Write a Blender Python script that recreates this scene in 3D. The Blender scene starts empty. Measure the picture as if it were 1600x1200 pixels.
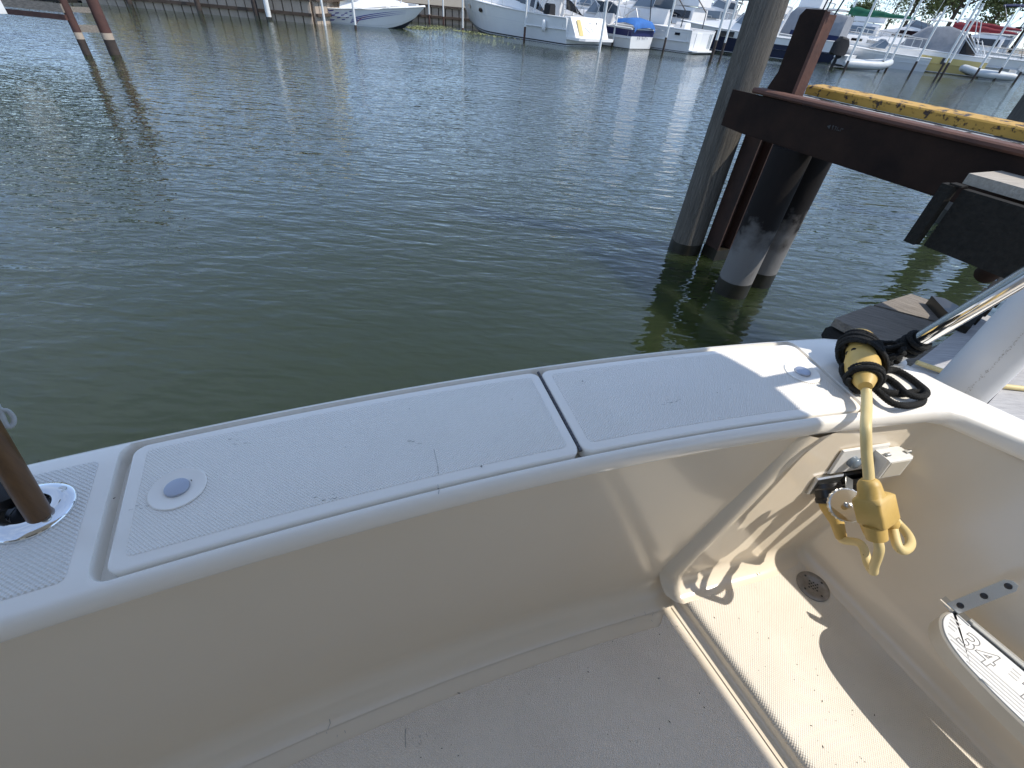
import bpy, bmesh, math, random
from mathutils import Vector, Matrix, Quaternion
random.seed(7)
scene = bpy.context.scene
COL = scene.collection
R_ = math.radians

# ------------------------------------------------------------------ camera
CAM = Vector((0.0, 0.0, 1.75))
FPX = 693.0                                  # focal length in pixels of a 1600 px wide picture
AX = Vector((0.99563423, -0.09334071, 0.0))  # world axes written in camera space
AY = Vector((0.06096203, 0.65026167, -0.75726045))
AZ = Vector((0.07068323, 0.75395442, 0.65311302))
cam_d = bpy.data.cameras.new('camera'); cam = bpy.data.objects.new('camera', cam_d); COL.objects.link(cam)
cam_d.sensor_width = 36.0; cam_d.sensor_fit = 'HORIZONTAL'; cam_d.lens = 36.0*FPX/1600.0
cam_d.clip_start = 0.02; cam_d.clip_end = 6000
cam.matrix_world = Matrix.Translation(CAM) @ Matrix((AX, AY, AZ)).to_4x4()
scene.camera = cam

# ------------------------------------------------------------------ world, sun, exposure
SUN_EL, SUN_AZ = R_(56), R_(-13)             # azimuth from +X, counter-clockwise
SUN = Vector((math.cos(SUN_EL)*math.cos(SUN_AZ), math.cos(SUN_EL)*math.sin(SUN_AZ), math.sin(SUN_EL)))
world = bpy.data.worlds.new('World'); scene.world = world; world.use_nodes = True
wn, wl = world.node_tree.nodes, world.node_tree.links
bg = wn['Background']
sky_n = wn.new('ShaderNodeTexSky'); sky_n.sky_type = 'NISHITA'; sky_n.sun_disc = False
sky_n.sun_elevation = SUN_EL; sky_n.sun_rotation = R_(90) - SUN_AZ
sky_n.air_density = 0.75; sky_n.dust_density = 0.0; sky_n.ozone_density = 4.0; sky_n.altitude = 800
# thin fair-weather cloud spread evenly over the whole sky
tc = wn.new('ShaderNodeTexCoord'); mp = wn.new('ShaderNodeMapping'); mp.inputs['Scale'].default_value = (1, 1, 2.6)
nz = wn.new('ShaderNodeTexNoise'); nz.inputs['Scale'].default_value = 3.2; nz.inputs['Detail'].default_value = 7; nz.inputs['Roughness'].default_value = .6
rp = wn.new('ShaderNodeValToRGB'); rp.color_ramp.elements[0].position = .45; rp.color_ramp.elements[1].position = .75; rp.color_ramp.elements[0].color = (.34, .34, .34, 1)
rp.color_ramp.elements[1].color = (.62, .62, .62, 1)
mx = wn.new('ShaderNodeMixRGB'); mx.inputs['Color2'].default_value = (2.35, 2.8, 3.45, 1)
wl.new(tc.outputs['Generated'], mp.inputs['Vector']); wl.new(mp.outputs['Vector'], nz.inputs['Vector'])
wl.new(nz.outputs['Fac'], rp.inputs['Fac']); wl.new(rp.outputs['Color'], mx.inputs['Fac'])
wl.new(sky_n.outputs['Color'], mx.inputs['Color1']); wl.new(mx.outputs['Color'], bg.inputs['Color'])
bg.inputs['Strength'].default_value = 0.15
sun_d = bpy.data.lights.new('sun', 'SUN'); sun_d.energy = 2.35; sun_d.angle = R_(0.5); sun_d.color = (1.0, .945, .86)
sun = bpy.data.objects.new('sun', sun_d); COL.objects.link(sun); sun.location = (20, -4, 34)
sun.rotation_euler = (-SUN).to_track_quat('-Z', 'Y').to_euler()
scene.view_settings.view_transform = 'Standard'; scene.view_settings.look = 'None'
scene.view_settings.exposure = 0.95; scene.view_settings.gamma = 1.0; scene.view_settings.use_curve_mapping = False
scene.cycles.max_bounces = 10; scene.cycles.diffuse_bounces = 5; scene.cycles.glossy_bounces = 5
scene.cycles.caustics_reflective = True; scene.cycles.blur_glossy = 1.5

# ------------------------------------------------------------------ helpers
def px(x, y, z):
    """point on the level plane z that the photograph shows at pixel x, y"""
    c = Vector((x-800.0, 600.0-y, -FPX)); d = Vector((AX.dot(c), AY.dot(c), AZ.dot(c)))
    return CAM + d*((z-CAM.z)/d.z)
def pxn(x, y, p, n):
    c = Vector((x-800.0, 600.0-y, -FPX)); d = Vector((AX.dot(c), AY.dot(c), AZ.dot(c)))
    p, n = Vector(p), Vector(n)
    return CAM + d*((p-CAM).dot(n)/d.dot(n))
def pxd(x, y, dist):
    c = Vector((x-800.0, 600.0-y, -FPX)); d = Vector((AX.dot(c), AY.dot(c), AZ.dot(c)))
    return CAM + d.normalized()*dist
def lerp(a, b, t): return a+(b-a)*t
def sstep(a, b, x):
    t = min(1, max(0, (x-a)/(b-a))); return t*t*(3-2*t)

def link(name, me, parent=None):
    o = bpy.data.objects.new(name, me); COL.objects.link(o)
    if parent is not None: o.parent = parent
    return o
def tag(o, label=None, cat=None, group=None, kind=None):
    if label: o['label'] = label
    if cat: o['category'] = cat
    if group: o['group'] = group
    if kind: o['kind'] = kind
    return o
def empty(name, loc, rz=0, label=None, cat=None, group=None):
    o = bpy.data.objects.new(name, None); COL.objects.link(o); o.location = loc; o.rotation_euler = (0, 0, rz)
    o.empty_display_size = .1
    return tag(o, label, cat, group)

class MB:
    """collects verts / faces; build() links ONE mesh object"""
    def __init__(s): s.v = []; s.f = []; s.m = []
    def add(s, vs, fs, mi=0):
        o = len(s.v); s.v += [tuple(v) for v in vs]; s.f += [[i+o for i in f] for f in fs]; s.m += [mi]*len(fs)
        return s
    def box(s, c, size, rz=0, rot=None, mi=0):
        hx, hy, hz = (k/2 for k in size); M = rot if rot is not None else Matrix.Rotation(rz, 3, 'Z')
        vs = [Vector(c)+M @ Vector((x*hx, y*hy, z*hz)) for x in (-1, 1) for y in (-1, 1) for z in (-1, 1)]
        return s.add(vs, [(0,1,3,2),(4,6,7,5),(0,4,5,1),(2,3,7,6),(0,2,6,4),(1,5,7,3)], mi)
    def bar(s, a, b, w, h, up=(0,0,1), mi=0):
        a, b = Vector(a), Vector(b); d = (b-a); L = d.length; x = d.normalized(); u = Vector(up)
        y = u.cross(x).normalized(); z = x.cross(y)
        M = Matrix((x, y, z)).transposed()
        return s.box((a+b)/2, (L, w, h), rot=M, mi=mi)
    def loft(s, rings, closed=True, caps=True, mi=0):
        n = len(rings[0]); vs = [p for r in rings for p in r]; fs = []
        for i in range(len(rings)-1):
            for j in range(n if closed else n-1):
                k = (j+1) % n
                fs.append((i*n+j, i*n+k, (i+1)*n+k, (i+1)*n+j))
        if caps:
            fs.append(tuple(range(n-1, -1, -1))); b = (len(rings)-1)*n; fs.append(tuple(b+j for j in range(n)))
        return s.add(vs, fs, mi)
    def tube(s, pts, r, seg=10, caps=True, mi=0, smooth=0, closed=False):
        pts = [Vector(p) for p in pts]
        if smooth: pts, r = catmull(pts, smooth, r, closed)
        n = len(pts); rr = r if isinstance(r, (list, tuple)) else [r]*n
        rings = []; ref = None
        for i, p in enumerate(pts):
            if closed: d = (pts[(i+1) % n]-pts[i-1]).normalized()
            else: d = (pts[min(i+1, n-1)]-pts[max(i-1, 0)]).normalized()
            if ref is None:
                ref = Vector((0, 0, 1)) if abs(d.z) < .9 else Vector((1, 0, 0))
            u = (ref - d*ref.dot(d)).normalized(); ref = u; w = d.cross(u)
            rings.append([p+(u*math.cos(2*math.pi*k/seg)+w*math.sin(2*math.pi*k/seg))*rr[i] for k in range(seg)])
        if closed: rings.append(rings[0]); caps = False
        return s.loft(rings, True, caps, mi)
    def lathe(s, a, axis, prof, seg=20, mi=0, cap=True):
        """prof: (distance along the axis, radius)"""
        a = Vector(a); x = Vector(axis).normalized(); t = Vector((0,0,1)) if abs(x.z) < .9 else Vector((1,0,0))
        u = (t-x*t.dot(x)).normalized(); w = x.cross(u)
        rings = [[a+x*h+(u*math.cos(2*math.pi*k/seg)+w*math.sin(2*math.pi*k/seg))*max(r, 1e-5) for k in range(seg)] for h, r in prof]
        return s.loft(rings, True, cap, mi)
    def prism(s, pts, z0, z1, mi=0):
        n = len(pts); vs = [(p[0], p[1], z0) for p in pts]+[(p[0], p[1], z1) for p in pts]
        fs = [tuple(range(n-1, -1, -1)), tuple(range(n, 2*n))]+[(i, (i+1) % n, n+(i+1) % n, n+i) for i in range(n)]
        return s.add(vs, fs, mi)
    def build(s, name, mat, parent=None, smooth=35, world=False, recalc=True):
        me = bpy.data.meshes.new(name)
        off = Vector((0,0,0))
        if parent is not None and world:
            off = parent.location.copy(); q = parent
            while q.parent is not None: q = q.parent; off += q.location
        vs = [(v[0]-off.x, v[1]-off.y, v[2]-off.z) for v in s.v] if off.length else s.v
        me.from_pydata(vs, [], s.f)
        mats = mat if isinstance(mat, (list, tuple)) else [mat]
        for m in mats: me.materials.append(m)
        if len(mats) > 1: me.polygons.foreach_set('material_index', s.m)
        if recalc:
            bm = bmesh.new(); bm.from_mesh(me); bmesh.ops.recalc_face_normals(bm, faces=bm.faces); bm.to_mesh(me); bm.free()
        if smooth:
            me.shade_smooth(); me.set_sharp_from_angle(angle=R_(smooth))
        me.update()
        return link(name, me, parent)

def catmull(pts, sub, r=None, closed=False):
    n = len(pts); out = []; ro = []
    rl = r if isinstance(r, (list, tuple)) else None
    rng = range(n if closed else n-1)
    for i in rng:
        if closed: p0, p1, p2, p3 = pts[i-1], pts[i], pts[(i+1) % n], pts[(i+2) % n]
        else: p0, p1, p2, p3 = pts[max(i-1, 0)], pts[i], pts[i+1], pts[min(i+2, n-1)]
        for k in range(sub):
            t = k/sub
            out.append(.5*((2*p1)+(p2-p0)*t+(2*p0-5*p1+4*p2-p3)*t*t+(3*p1-p0-3*p2+p3)*t*t*t))
            if rl: ro.append(lerp(rl[i], rl[(i+1) % n], t))
    if not closed:
        out.append(pts[-1])
        if rl: ro.append(rl[-1])
    return out, (ro if rl else r)

# ------------------------------------------------------------------ materials
def mat(name, col, rough=.5, metal=0., col2=None, nscale=8., nstretch=(1,1,1), namt=.5, bump=0., bscale=None, bstretch=None,
        coat=0., spec=.5, specks=0., speck_col=(.08,.06,.05), speck_scale=60., ior=1.5, detail=6., rvar=0., rot=0.):
    m = bpy.data.materials.new(name); m.use_nodes = True
    n, l = m.node_tree.nodes, m.node_tree.links; b = n['Principled BSDF']
    b.inputs['Base Color'].default_value = (*col, 1); b.inputs['Roughness'].default_value = rough; b.inputs['Metallic'].default_value = metal
    b.inputs['Specular IOR Level'].default_value = spec; b.inputs['IOR'].default_value = ior
    if coat: b.inputs['Coat Weight'].default_value = coat; b.inputs['Coat Roughness'].default_value = .08
    need = col2 is not None or bump or specks or rvar
    if not need: return m
    t = n.new('ShaderNodeTexCoord')
    def noise(scale, stretch, det=detail, rg=.6):
        mpn = n.new('ShaderNodeMapping'); mpn.inputs['Scale'].default_value = stretch; mpn.inputs['Rotation'].default_value = (0, 0, rot)
        l.new(t.outputs['Object'], mpn.inputs['Vector'])
        q = n.new('ShaderNodeTexNoise'); q.inputs['Scale'].default_value = scale; q.inputs['Detail'].default_value = det; q.inputs['Roughness'].default_value = rg
        l.new(mpn.outputs['Vector'], q.inputs['Vector']); return q
    out = None
    if col2 is not None:
        q = noise(nscale, nstretch); r = n.new('ShaderNodeValToRGB')
        r.color_ramp.elements[0].position = .5-namt*.35; r.color_ramp.elements[1].position = .5+namt*.35
        r.color_ramp.elements[0].color = (*col, 1); r.color_ramp.elements[1].color = (*col2, 1)
        l.new(q.outputs['Fac'], r.inputs['Fac']); out = r.outputs['Color']
    if specks:
        q = noise(speck_scale, (1,1,1), 2., .5); r = n.new('ShaderNodeValToRGB')
        r.color_ramp.elements[0].position = 1-specks; r.color_ramp.elements[1].position = 1-specks+.03
        l.new(q.outputs['Fac'], r.inputs['Fac'])
        mxn = n.new('ShaderNodeMixRGB'); mxn.inputs['Color2'].default_value = (*speck_col, 1)
        if out: l.new(out, mxn.inputs['Color1'])
        else: mxn.inputs['Color1'].default_value = (*col, 1)
        l.new(r.outputs['Color'], mxn.inputs['Fac']); out = mxn.outputs['Color']
    if out: l.new(out, b.inputs['Base Color'])
    if rvar:
        q = noise(nscale*1.7, nstretch); mr = n.new('ShaderNodeMapRange')
        mr.inputs['To Min'].default_value = max(.02, rough-rvar); mr.inputs['To Max'].default_value = rough+rvar
        l.new(q.outputs['Fac'], mr.inputs['Value']); l.new(mr.outputs['Result'], b.inputs['Roughness'])
    if bump:
        q = noise(bscale or nscale, bstretch or nstretch); bp = n.new('ShaderNodeBump')
        bp.inputs['Strength'].default_value = 1.0; bp.inputs['Distance'].default_value = bump
        l.new(q.outputs['Fac'], bp.inputs['Height']); l.new(bp.outputs['Normal'], b.inputs['Normal'])
    return m

def nonskid(name, col, pitch, height, rot, rough=.45, dirt=.0, col2=None):
    """moulded gelcoat non-skid: rows of tiny pyramids (fine relief)"""
    m = bpy.data.materials.new(name); m.use_nodes = True
    n, l = m.node_tree.nodes, m.node_tree.links; b = n['Principled BSDF']
    b.inputs['Roughness'].default_value = rough
    t = n.new('ShaderNodeTexCoord'); mpn = n.new('ShaderNodeMapping'); mpn.inputs['Rotation'].default_value = (0, 0, rot)
    k = 2*math.pi/pitch; mpn.inputs['Scale'].default_value = (k, k, k)
    l.new(t.outputs['Object'], mpn.inputs['Vector'])
    sp = n.new('ShaderNodeSeparateXYZ'); l.new(mpn.outputs['Vector'], sp.inputs[0])
    sn = []
    for ax in ('X', 'Y'):
        q = n.new('ShaderNodeMath'); q.operation = 'SINE'; l.new(sp.outputs[ax], q.inputs[0]); sn.append(q)
    ml = n.new('ShaderNodeMath'); ml.operation = 'MULTIPLY'; l.new(sn[0].outputs[0], ml.inputs[0]); l.new(sn[1].outputs[0], ml.inputs[1])
    bp = n.new('ShaderNodeBump'); bp.inputs['Distance'].default_value = height; bp.inputs['Strength'].default_value = 1
    l.new(ml.outputs[0], bp.inputs['Height']); l.new(bp.outputs['Normal'], b.inputs['Normal'])
    q = n.new('ShaderNodeTexNoise'); q.inputs['Scale'].default_value = 5; q.inputs['Detail'].default_value = 8; l.new(t.outputs['Object'], q.inputs['Vector'])
    r = n.new('ShaderNodeValToRGB'); c2 = col2 or tuple(c*.86 for c in col)
    r.color_ramp.elements[0].position = .35; r.color_ramp.elements[1].position = .7
    r.color_ramp.elements[0].color = (*col, 1); r.color_ramp.elements[1].color = (*c2, 1)
    l.new(q.outputs['Fac'], r.inputs['Fac'])
    # grime caught between the studs
    mr = n.new('ShaderNodeMapRange'); mr.inputs['From Min'].default_value = -1; mr.inputs['From Max'].default_value = .2
    mr.inputs['To Min'].default_value = dirt; mr.inputs['To Max'].default_value = 0
    l.new(ml.outputs[0], mr.inputs['Value'])
    mxn = n.new('ShaderNodeMixRGB'); mxn.inputs['Color2'].default_value = (.28, .26, .23, 1)
    l.new(r.outputs['Color'], mxn.inputs['Color1']); l.new(mr.outputs['Result'], mxn.inputs['Fac'])
    l.new(mxn.outputs['Color'], b.inputs['Base Color'])
    return m

M = {}
M['gel'] = mat('gelcoat_deck', (.91,.865,.785), .24, col2=(.87,.825,.75), nscale=3.5, namt=.8, coat=.25, specks=.20, speck_scale=42, speck_col=(.30,.27,.24))
M['liner'] = mat('gelcoat_liner', (.83,.725,.575), .18, col2=(.785,.68,.53), nscale=2.2, namt=.9, rvar=.07, coat=.3)
M['ledge'] = nonskid('gelcoat_ledge', (.82,.74,.62), .007, .0006, R_(-24), .34, .08)
M['skid_lid'] = nonskid('nonskid_lid', (.905,.86,.785), .0066, .0008, R_(-20), .42, .06, (.87,.825,.75))
M['skid_deck'] = nonskid('nonskid_deck', (.88,.845,.785), .0080, .0013, R_(-28), .42, .10, (.84,.805,.75))
M['skid_floor'] = nonskid('nonskid_floor', (.87,.775,.66), .0075, .0008, R_(-22), .5, .07, (.81,.715,.605))
M['chrome'] = mat('stainless', (.78,.79,.80), .07, 1.0, rvar=.03, nscale=30)
M['brushed'] = mat('brushed_stainless', (.62,.62,.60), .3, 1.0, bump=.0002, bscale=300)
M['bright_steel'] = mat('bright_steel', (.80,.80,.78), .22, .85, rvar=.08, nscale=40)
M['latch'] = mat('latch_metal', (.40,.43,.50), .32, .6)
M['drain'] = mat('drain_metal', (.36,.34,.32), .4, .7, col2=(.26,.245,.23), nscale=60)
M['black_rubber'] = mat('black_rubber', (.012,.012,.013), .45, bump=.0004, bscale=200)
M['black_plastic'] = mat('black_plastic', (.015,.015,.016), .3)
M['white_plastic'] = mat('white_plastic', (.78,.77,.74), .35, col2=(.70,.68,.64), nscale=20)
M['yellow_rubber'] = mat('yellow_rubber', (.62,.42,.13), .5, col2=(.52,.34,.09), nscale=25, namt=.8, specks=.24, speck_scale=140, speck_col=(.4,.27,.09), bump=.0006, bscale=60)
M['yellow_cord'] = mat('yellow_cord', (.72,.58,.29), .5, col2=(.64,.49,.21), nscale=18, namt=.9, specks=.29, speck_scale=70, speck_col=(.35,.25,.1))
M['rope'] = mat('black_rope', (.010,.010,.010), .85, spec=.2, col2=(.035,.035,.034), nscale=260, bump=.004, bscale=300, bstretch=(1,1,1))
M['handle_wood'] = mat('varnished_wood', (.17,.085,.032), .35, col2=(.08,.04,.016), nscale=22, nstretch=(6,6,.5), namt=.9)
M['dark_gap'] = mat('hinge_metal', (.10,.10,.11), .4, .7)
M['pad'] = mat('step_pad', (.80,.80,.79), .5)
M['step_side'] = mat('step_side', (.60,.555,.47), .4, col2=(.54,.50,.42), nscale=6)
M['print'] = mat('pad_print', (.30,.29,.28), .5)
M['groove'] = mat('pad_groove', (.50,.49,.48), .6)
M['hull'] = mat('white_hull', (.80,.80,.79), .22, coat=.3, col2=(.76,.76,.75), nscale=.9)
M['bright'] = mat('white_paint', (.82,.81,.79), .35, col2=(.78,.77,.75), nscale=2)
M['hull_grey'] = mat('grey_hull', (.62,.63,.64), .3, coat=.2)
M['hull_yellow'] = mat('yellow_hull', (.62,.50,.20), .35, col2=(.55,.44,.18), nscale=1)
M['hull_navy'] = mat('navy_hull', (.012,.016,.045), .15, coat=.3)
M['navy'] = mat('navy_stripe', (.02,.025,.10), .3)
M['violet'] = mat('violet_graphic', (.05,.035,.28), .3)
M['redgfx'] = mat('red_graphic', (.42,.06,.05), .3)
M['boot'] = mat('boot_stripe', (.012,.012,.016), .35)
M['bottom'] = mat('bottom_paint', (.03,.035,.05), .7)
M['rib_green'] = mat('bottom_green', (.10,.17,.17), .5)
M['glass'] = mat('tinted_glass', (.012,.014,.017), .04, spec=.8)
M['clear'] = mat('pale_glass', (.16,.20,.24), .06, spec=.8)
M['blue_canvas'] = mat('blue_canvas', (.025,.14,.42), .8, col2=(.02,.10,.32), nscale=3, bump=.03, bscale=3)
M['navy_canvas'] = mat('navy_canvas', (.012,.02,.07), .85, bump=.02, bscale=3)
M['green_canvas'] = mat('green_canvas', (.012,.13,.075), .8, col2=(.008,.09,.05), nscale=3, bump=.03, bscale=4)
M['red_canvas'] = mat('red_canvas', (.23,.015,.025), .8, col2=(.16,.012,.02), nscale=3, bump=.03, bscale=4)
M['grey_canvas'] = mat('grey_canvas', (.26,.27,.29), .8, col2=(.20,.21,.23), nscale=3, bump=.02, bscale=3)
M['black_canvas'] = mat('black_canvas', (.012,.012,.014), .8, bump=.02, bscale=3)
M['alu'] = mat('aluminium', (.62,.62,.61), .35, .8)
M['dark_metal'] = mat('dark_metal', (.05,.05,.055), .4, .6)
M['pole_white'] = mat('pole_white', (.78,.78,.76), .4, col2=(.70,.70,.67), nscale=4)
M['pole_dark'] = mat('pole_dark', (.035,.026,.022), .8, col2=(.07,.05,.04), nscale=6)
M['pole_brown'] = mat('pole_brown', (.10,.045,.035), .8, col2=(.06,.03,.025), nscale=5)
M['piling'] = mat('weathered_piling', (.08,.075,.07), .95, spec=.15, col2=(.30,.28,.25), nscale=22, nstretch=(6,6,.16), namt=.9, detail=10, bump=.05, bscale=24, bstretch=(6,6,.14))
M['piling_tan'] = mat('weathered_piling_tan', (.085,.078,.07), .95, spec=.15, col2=(.36,.325,.275), nscale=22, nstretch=(6,6,.16), namt=.95, detail=10, bump=.05, bscale=24, bstretch=(6,6,.14))
M['wet_wood'] = mat('wet_wood', (.018,.016,.012), .35, col2=(.035,.03,.02), nscale=12)
M['plank'] = mat('grey_plank', (.38,.335,.285), .95, spec=.15, col2=(.15,.13,.11), nscale=8, nstretch=(.8,10,6), namt=.8, detail=10, bump=.014, bscale=10, bstretch=(.8,14,8))
M['plank_dark'] = mat('dark_plank', (.036,.034,.030), .9, spec=.15, col2=(.016,.015,.014), nscale=6, nstretch=(1,8,8), namt=.9, bump=.012, bscale=7, bstretch=(1,10,10))
M['plank_pale'] = mat('pale_plank', (.52,.47,.40), .9, col2=(.30,.265,.22), nscale=8, nstretch=(1,8,6), namt=.9, bump=.006, bscale=9, bstretch=(1,12,8))
M['rust'] = mat('rusted_steel', (.030,.018,.015), .75, col2=(.085,.040,.026), nscale=5, namt=.9, bump=.003, bscale=40)
M['rust_dark'] = mat('dark_steel', (.010,.008,.008), .8, spec=.12, col2=(.048,.027,.019), nscale=3, namt=.9, bump=.003, bscale=30)
M['rust_red'] = mat('rust_flange', (.15,.065,.042), .8, col2=(.065,.032,.025), nscale=7, namt=.9, bump=.003, bscale=40)
M['pipe'] = mat('grey_pipe', (.21,.20,.195), .7, col2=(.12,.11,.105), nscale=5, nstretch=(1,1,.5), namt=.9, bump=.003, bscale=30)
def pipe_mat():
    m = bpy.data.materials.new('shade_graded_pipe'); m.use_nodes = True
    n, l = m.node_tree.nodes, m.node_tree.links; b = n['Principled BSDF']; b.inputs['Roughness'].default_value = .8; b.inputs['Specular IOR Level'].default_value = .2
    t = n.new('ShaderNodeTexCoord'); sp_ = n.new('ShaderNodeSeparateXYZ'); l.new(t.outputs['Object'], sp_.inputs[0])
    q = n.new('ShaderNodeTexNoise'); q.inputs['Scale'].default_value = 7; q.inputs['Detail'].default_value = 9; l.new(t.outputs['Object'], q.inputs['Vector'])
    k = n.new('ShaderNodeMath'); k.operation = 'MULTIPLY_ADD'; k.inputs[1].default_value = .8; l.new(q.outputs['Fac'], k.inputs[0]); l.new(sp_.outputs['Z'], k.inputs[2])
    r = n.new('ShaderNodeValToRGB'); e = r.color_ramp.elements; e[0].position = .72; e[0].color = (.19,.18,.17,1); e[1].position = 1.15; e[1].color = (.014,.011,.010,1)  # grey darkens with height: shade under the beam put into the colour
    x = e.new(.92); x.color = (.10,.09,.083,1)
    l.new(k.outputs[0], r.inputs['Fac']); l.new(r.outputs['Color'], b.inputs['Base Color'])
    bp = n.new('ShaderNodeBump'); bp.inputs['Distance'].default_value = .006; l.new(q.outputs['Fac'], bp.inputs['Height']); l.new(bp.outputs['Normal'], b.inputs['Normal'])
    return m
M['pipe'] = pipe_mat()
M['paint_marks'] = mat('faded_white_paint', (.055,.055,.055), .8)
M['seawall'] = mat('seawall_panel', (.50,.41,.32), .9, col2=(.36,.29,.225), nscale=3, nstretch=(1,1,.4), namt=.9, bump=.02, bscale=5)
M['seawall_dark'] = mat('seawall_cap', (.10,.07,.052), .9, col2=(.055,.04,.03), nscale=4)
M['vinyl'] = mat('white_vinyl', (.74,.74,.745), .36, col2=(.68,.68,.69), nscale=3)
M['stain'] = mat('stain', (.40,.37,.33), .8)
M['dock_board'] = mat('pale_dock_board', (.50,.49,.48), .9, spec=.2, col2=(.36,.35,.35), nscale=10, nstretch=(1,10,5), bump=.004, bscale=12, bstretch=(1,10,5))
M['shed'] = mat('cream_siding', (.72,.62,.34), .7, col2=(.66,.56,.30), nscale=2)
M['shed_roof'] = mat('grey_roof', (.20,.20,.21), .8)
M['grass'] = mat('shore_gravel', (.24,.20,.155), .95, col2=(.17,.15,.10), nscale=1.5)
M['bark'] = mat('bark', (.09,.07,.05), .9, bump=.02, bscale=8)
M['weed'] = mat('floating_weed', (.17,.21,.07), .8, col2=(.27,.27,.12), nscale=12)
M['tube_grey'] = mat('inflatable_grey', (.55,.57,.57), .5, col2=(.45,.47,.47), nscale=2)
M['debris'] = mat('leaf_crumbs', (.045,.032,.02), .9)
M['stringer'] = mat('cord_grey', (.42,.42,.40), .7, bump=.001, bscale=200)
def leafmat(name, c1, c2):
    m = mat(name, c1, .6, col2=c2, nscale=.35, namt=1.0)
    m.node_tree.nodes['Principled BSDF'].inputs['Specular IOR Level'].default_value = .2
    return m
M['leaf'] = leafmat('leaf_green', (.07,.10,.03), (.17,.19,.075))
M['leaf_dark'] = leafmat('leaf_dark', (.05,.08,.025), (.11,.14,.05))

def peel():
    m = bpy.data.materials.new('peeling_yellow_paint'); m.use_nodes = True
    n, l = m.node_tree.nodes, m.node_tree.links; b = n['Principled BSDF']; b.inputs['Roughness'].default_value = .6
    t = n.new('ShaderNodeTexCoord')
    q = n.new('ShaderNodeTexNoise'); q.inputs['Scale'].default_value = 15; q.inputs['Detail'].default_value = 9; q.inputs['Roughness'].default_value = .75
    l.new(t.outputs['Object'], q.inputs['Vector'])
    r = n.new('ShaderNodeValToRGB'); r.color_ramp.elements[0].position = .555; r.color_ramp.elements[1].position = .575
    l.new(q.outputs['Fac'], r.inputs['Fac'])
    mxn = n.new('ShaderNodeMixRGB'); mxn.inputs['Color1'].default_value = (.50,.29,.05,1); mxn.inputs['Color2'].default_value = (.05,.032,.025,1)
    l.new(r.outputs['Color'], mxn.inputs['Fac']); l.new(mxn.outputs['Color'], b.inputs['Base Color'])
    bp = n.new('ShaderNodeBump'); bp.inputs['Distance'].default_value = .004; bp.invert = True
    l.new(r.outputs['Color'], bp.inputs['Height']); l.new(bp.outputs['Normal'], b.inputs['Normal'])
    return m
M['peel'] = peel()
def peel_white():
    m = bpy.data.materials.new('peeling_grey_paint'); m.use_nodes = True
    n, l = m.node_tree.nodes, m.node_tree.links; b = n['Principled BSDF']; b.inputs['Roughness'].default_value = .7
    t = n.new('ShaderNodeTexCoord'); mpn = n.new('ShaderNodeMapping'); l.new(t.outputs['Object'], mpn.inputs['Vector'])
    q = n.new('ShaderNodeTexNoise'); q.inputs['Scale'].default_value = 7; q.inputs['Detail'].default_value = 8; q.inputs['Roughness'].default_value = .7
    l.new(mpn.outputs['Vector'], q.inputs['Vector'])
    r = n.new('ShaderNodeValToRGB'); r.color_ramp.elements[0].position = .44; r.color_ramp.elements[1].position = .47
    r.color_ramp.elements[0].color = (.035,.026,.024,1); r.color_ramp.elements[1].color = (.34,.34,.35,1)
    l.new(q.outputs['Fac'], r.inputs['Fac']); l.new(r.outputs['Color'], b.inputs['Base Color'])
    return m
M['peel_white'] = peel_white()

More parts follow.
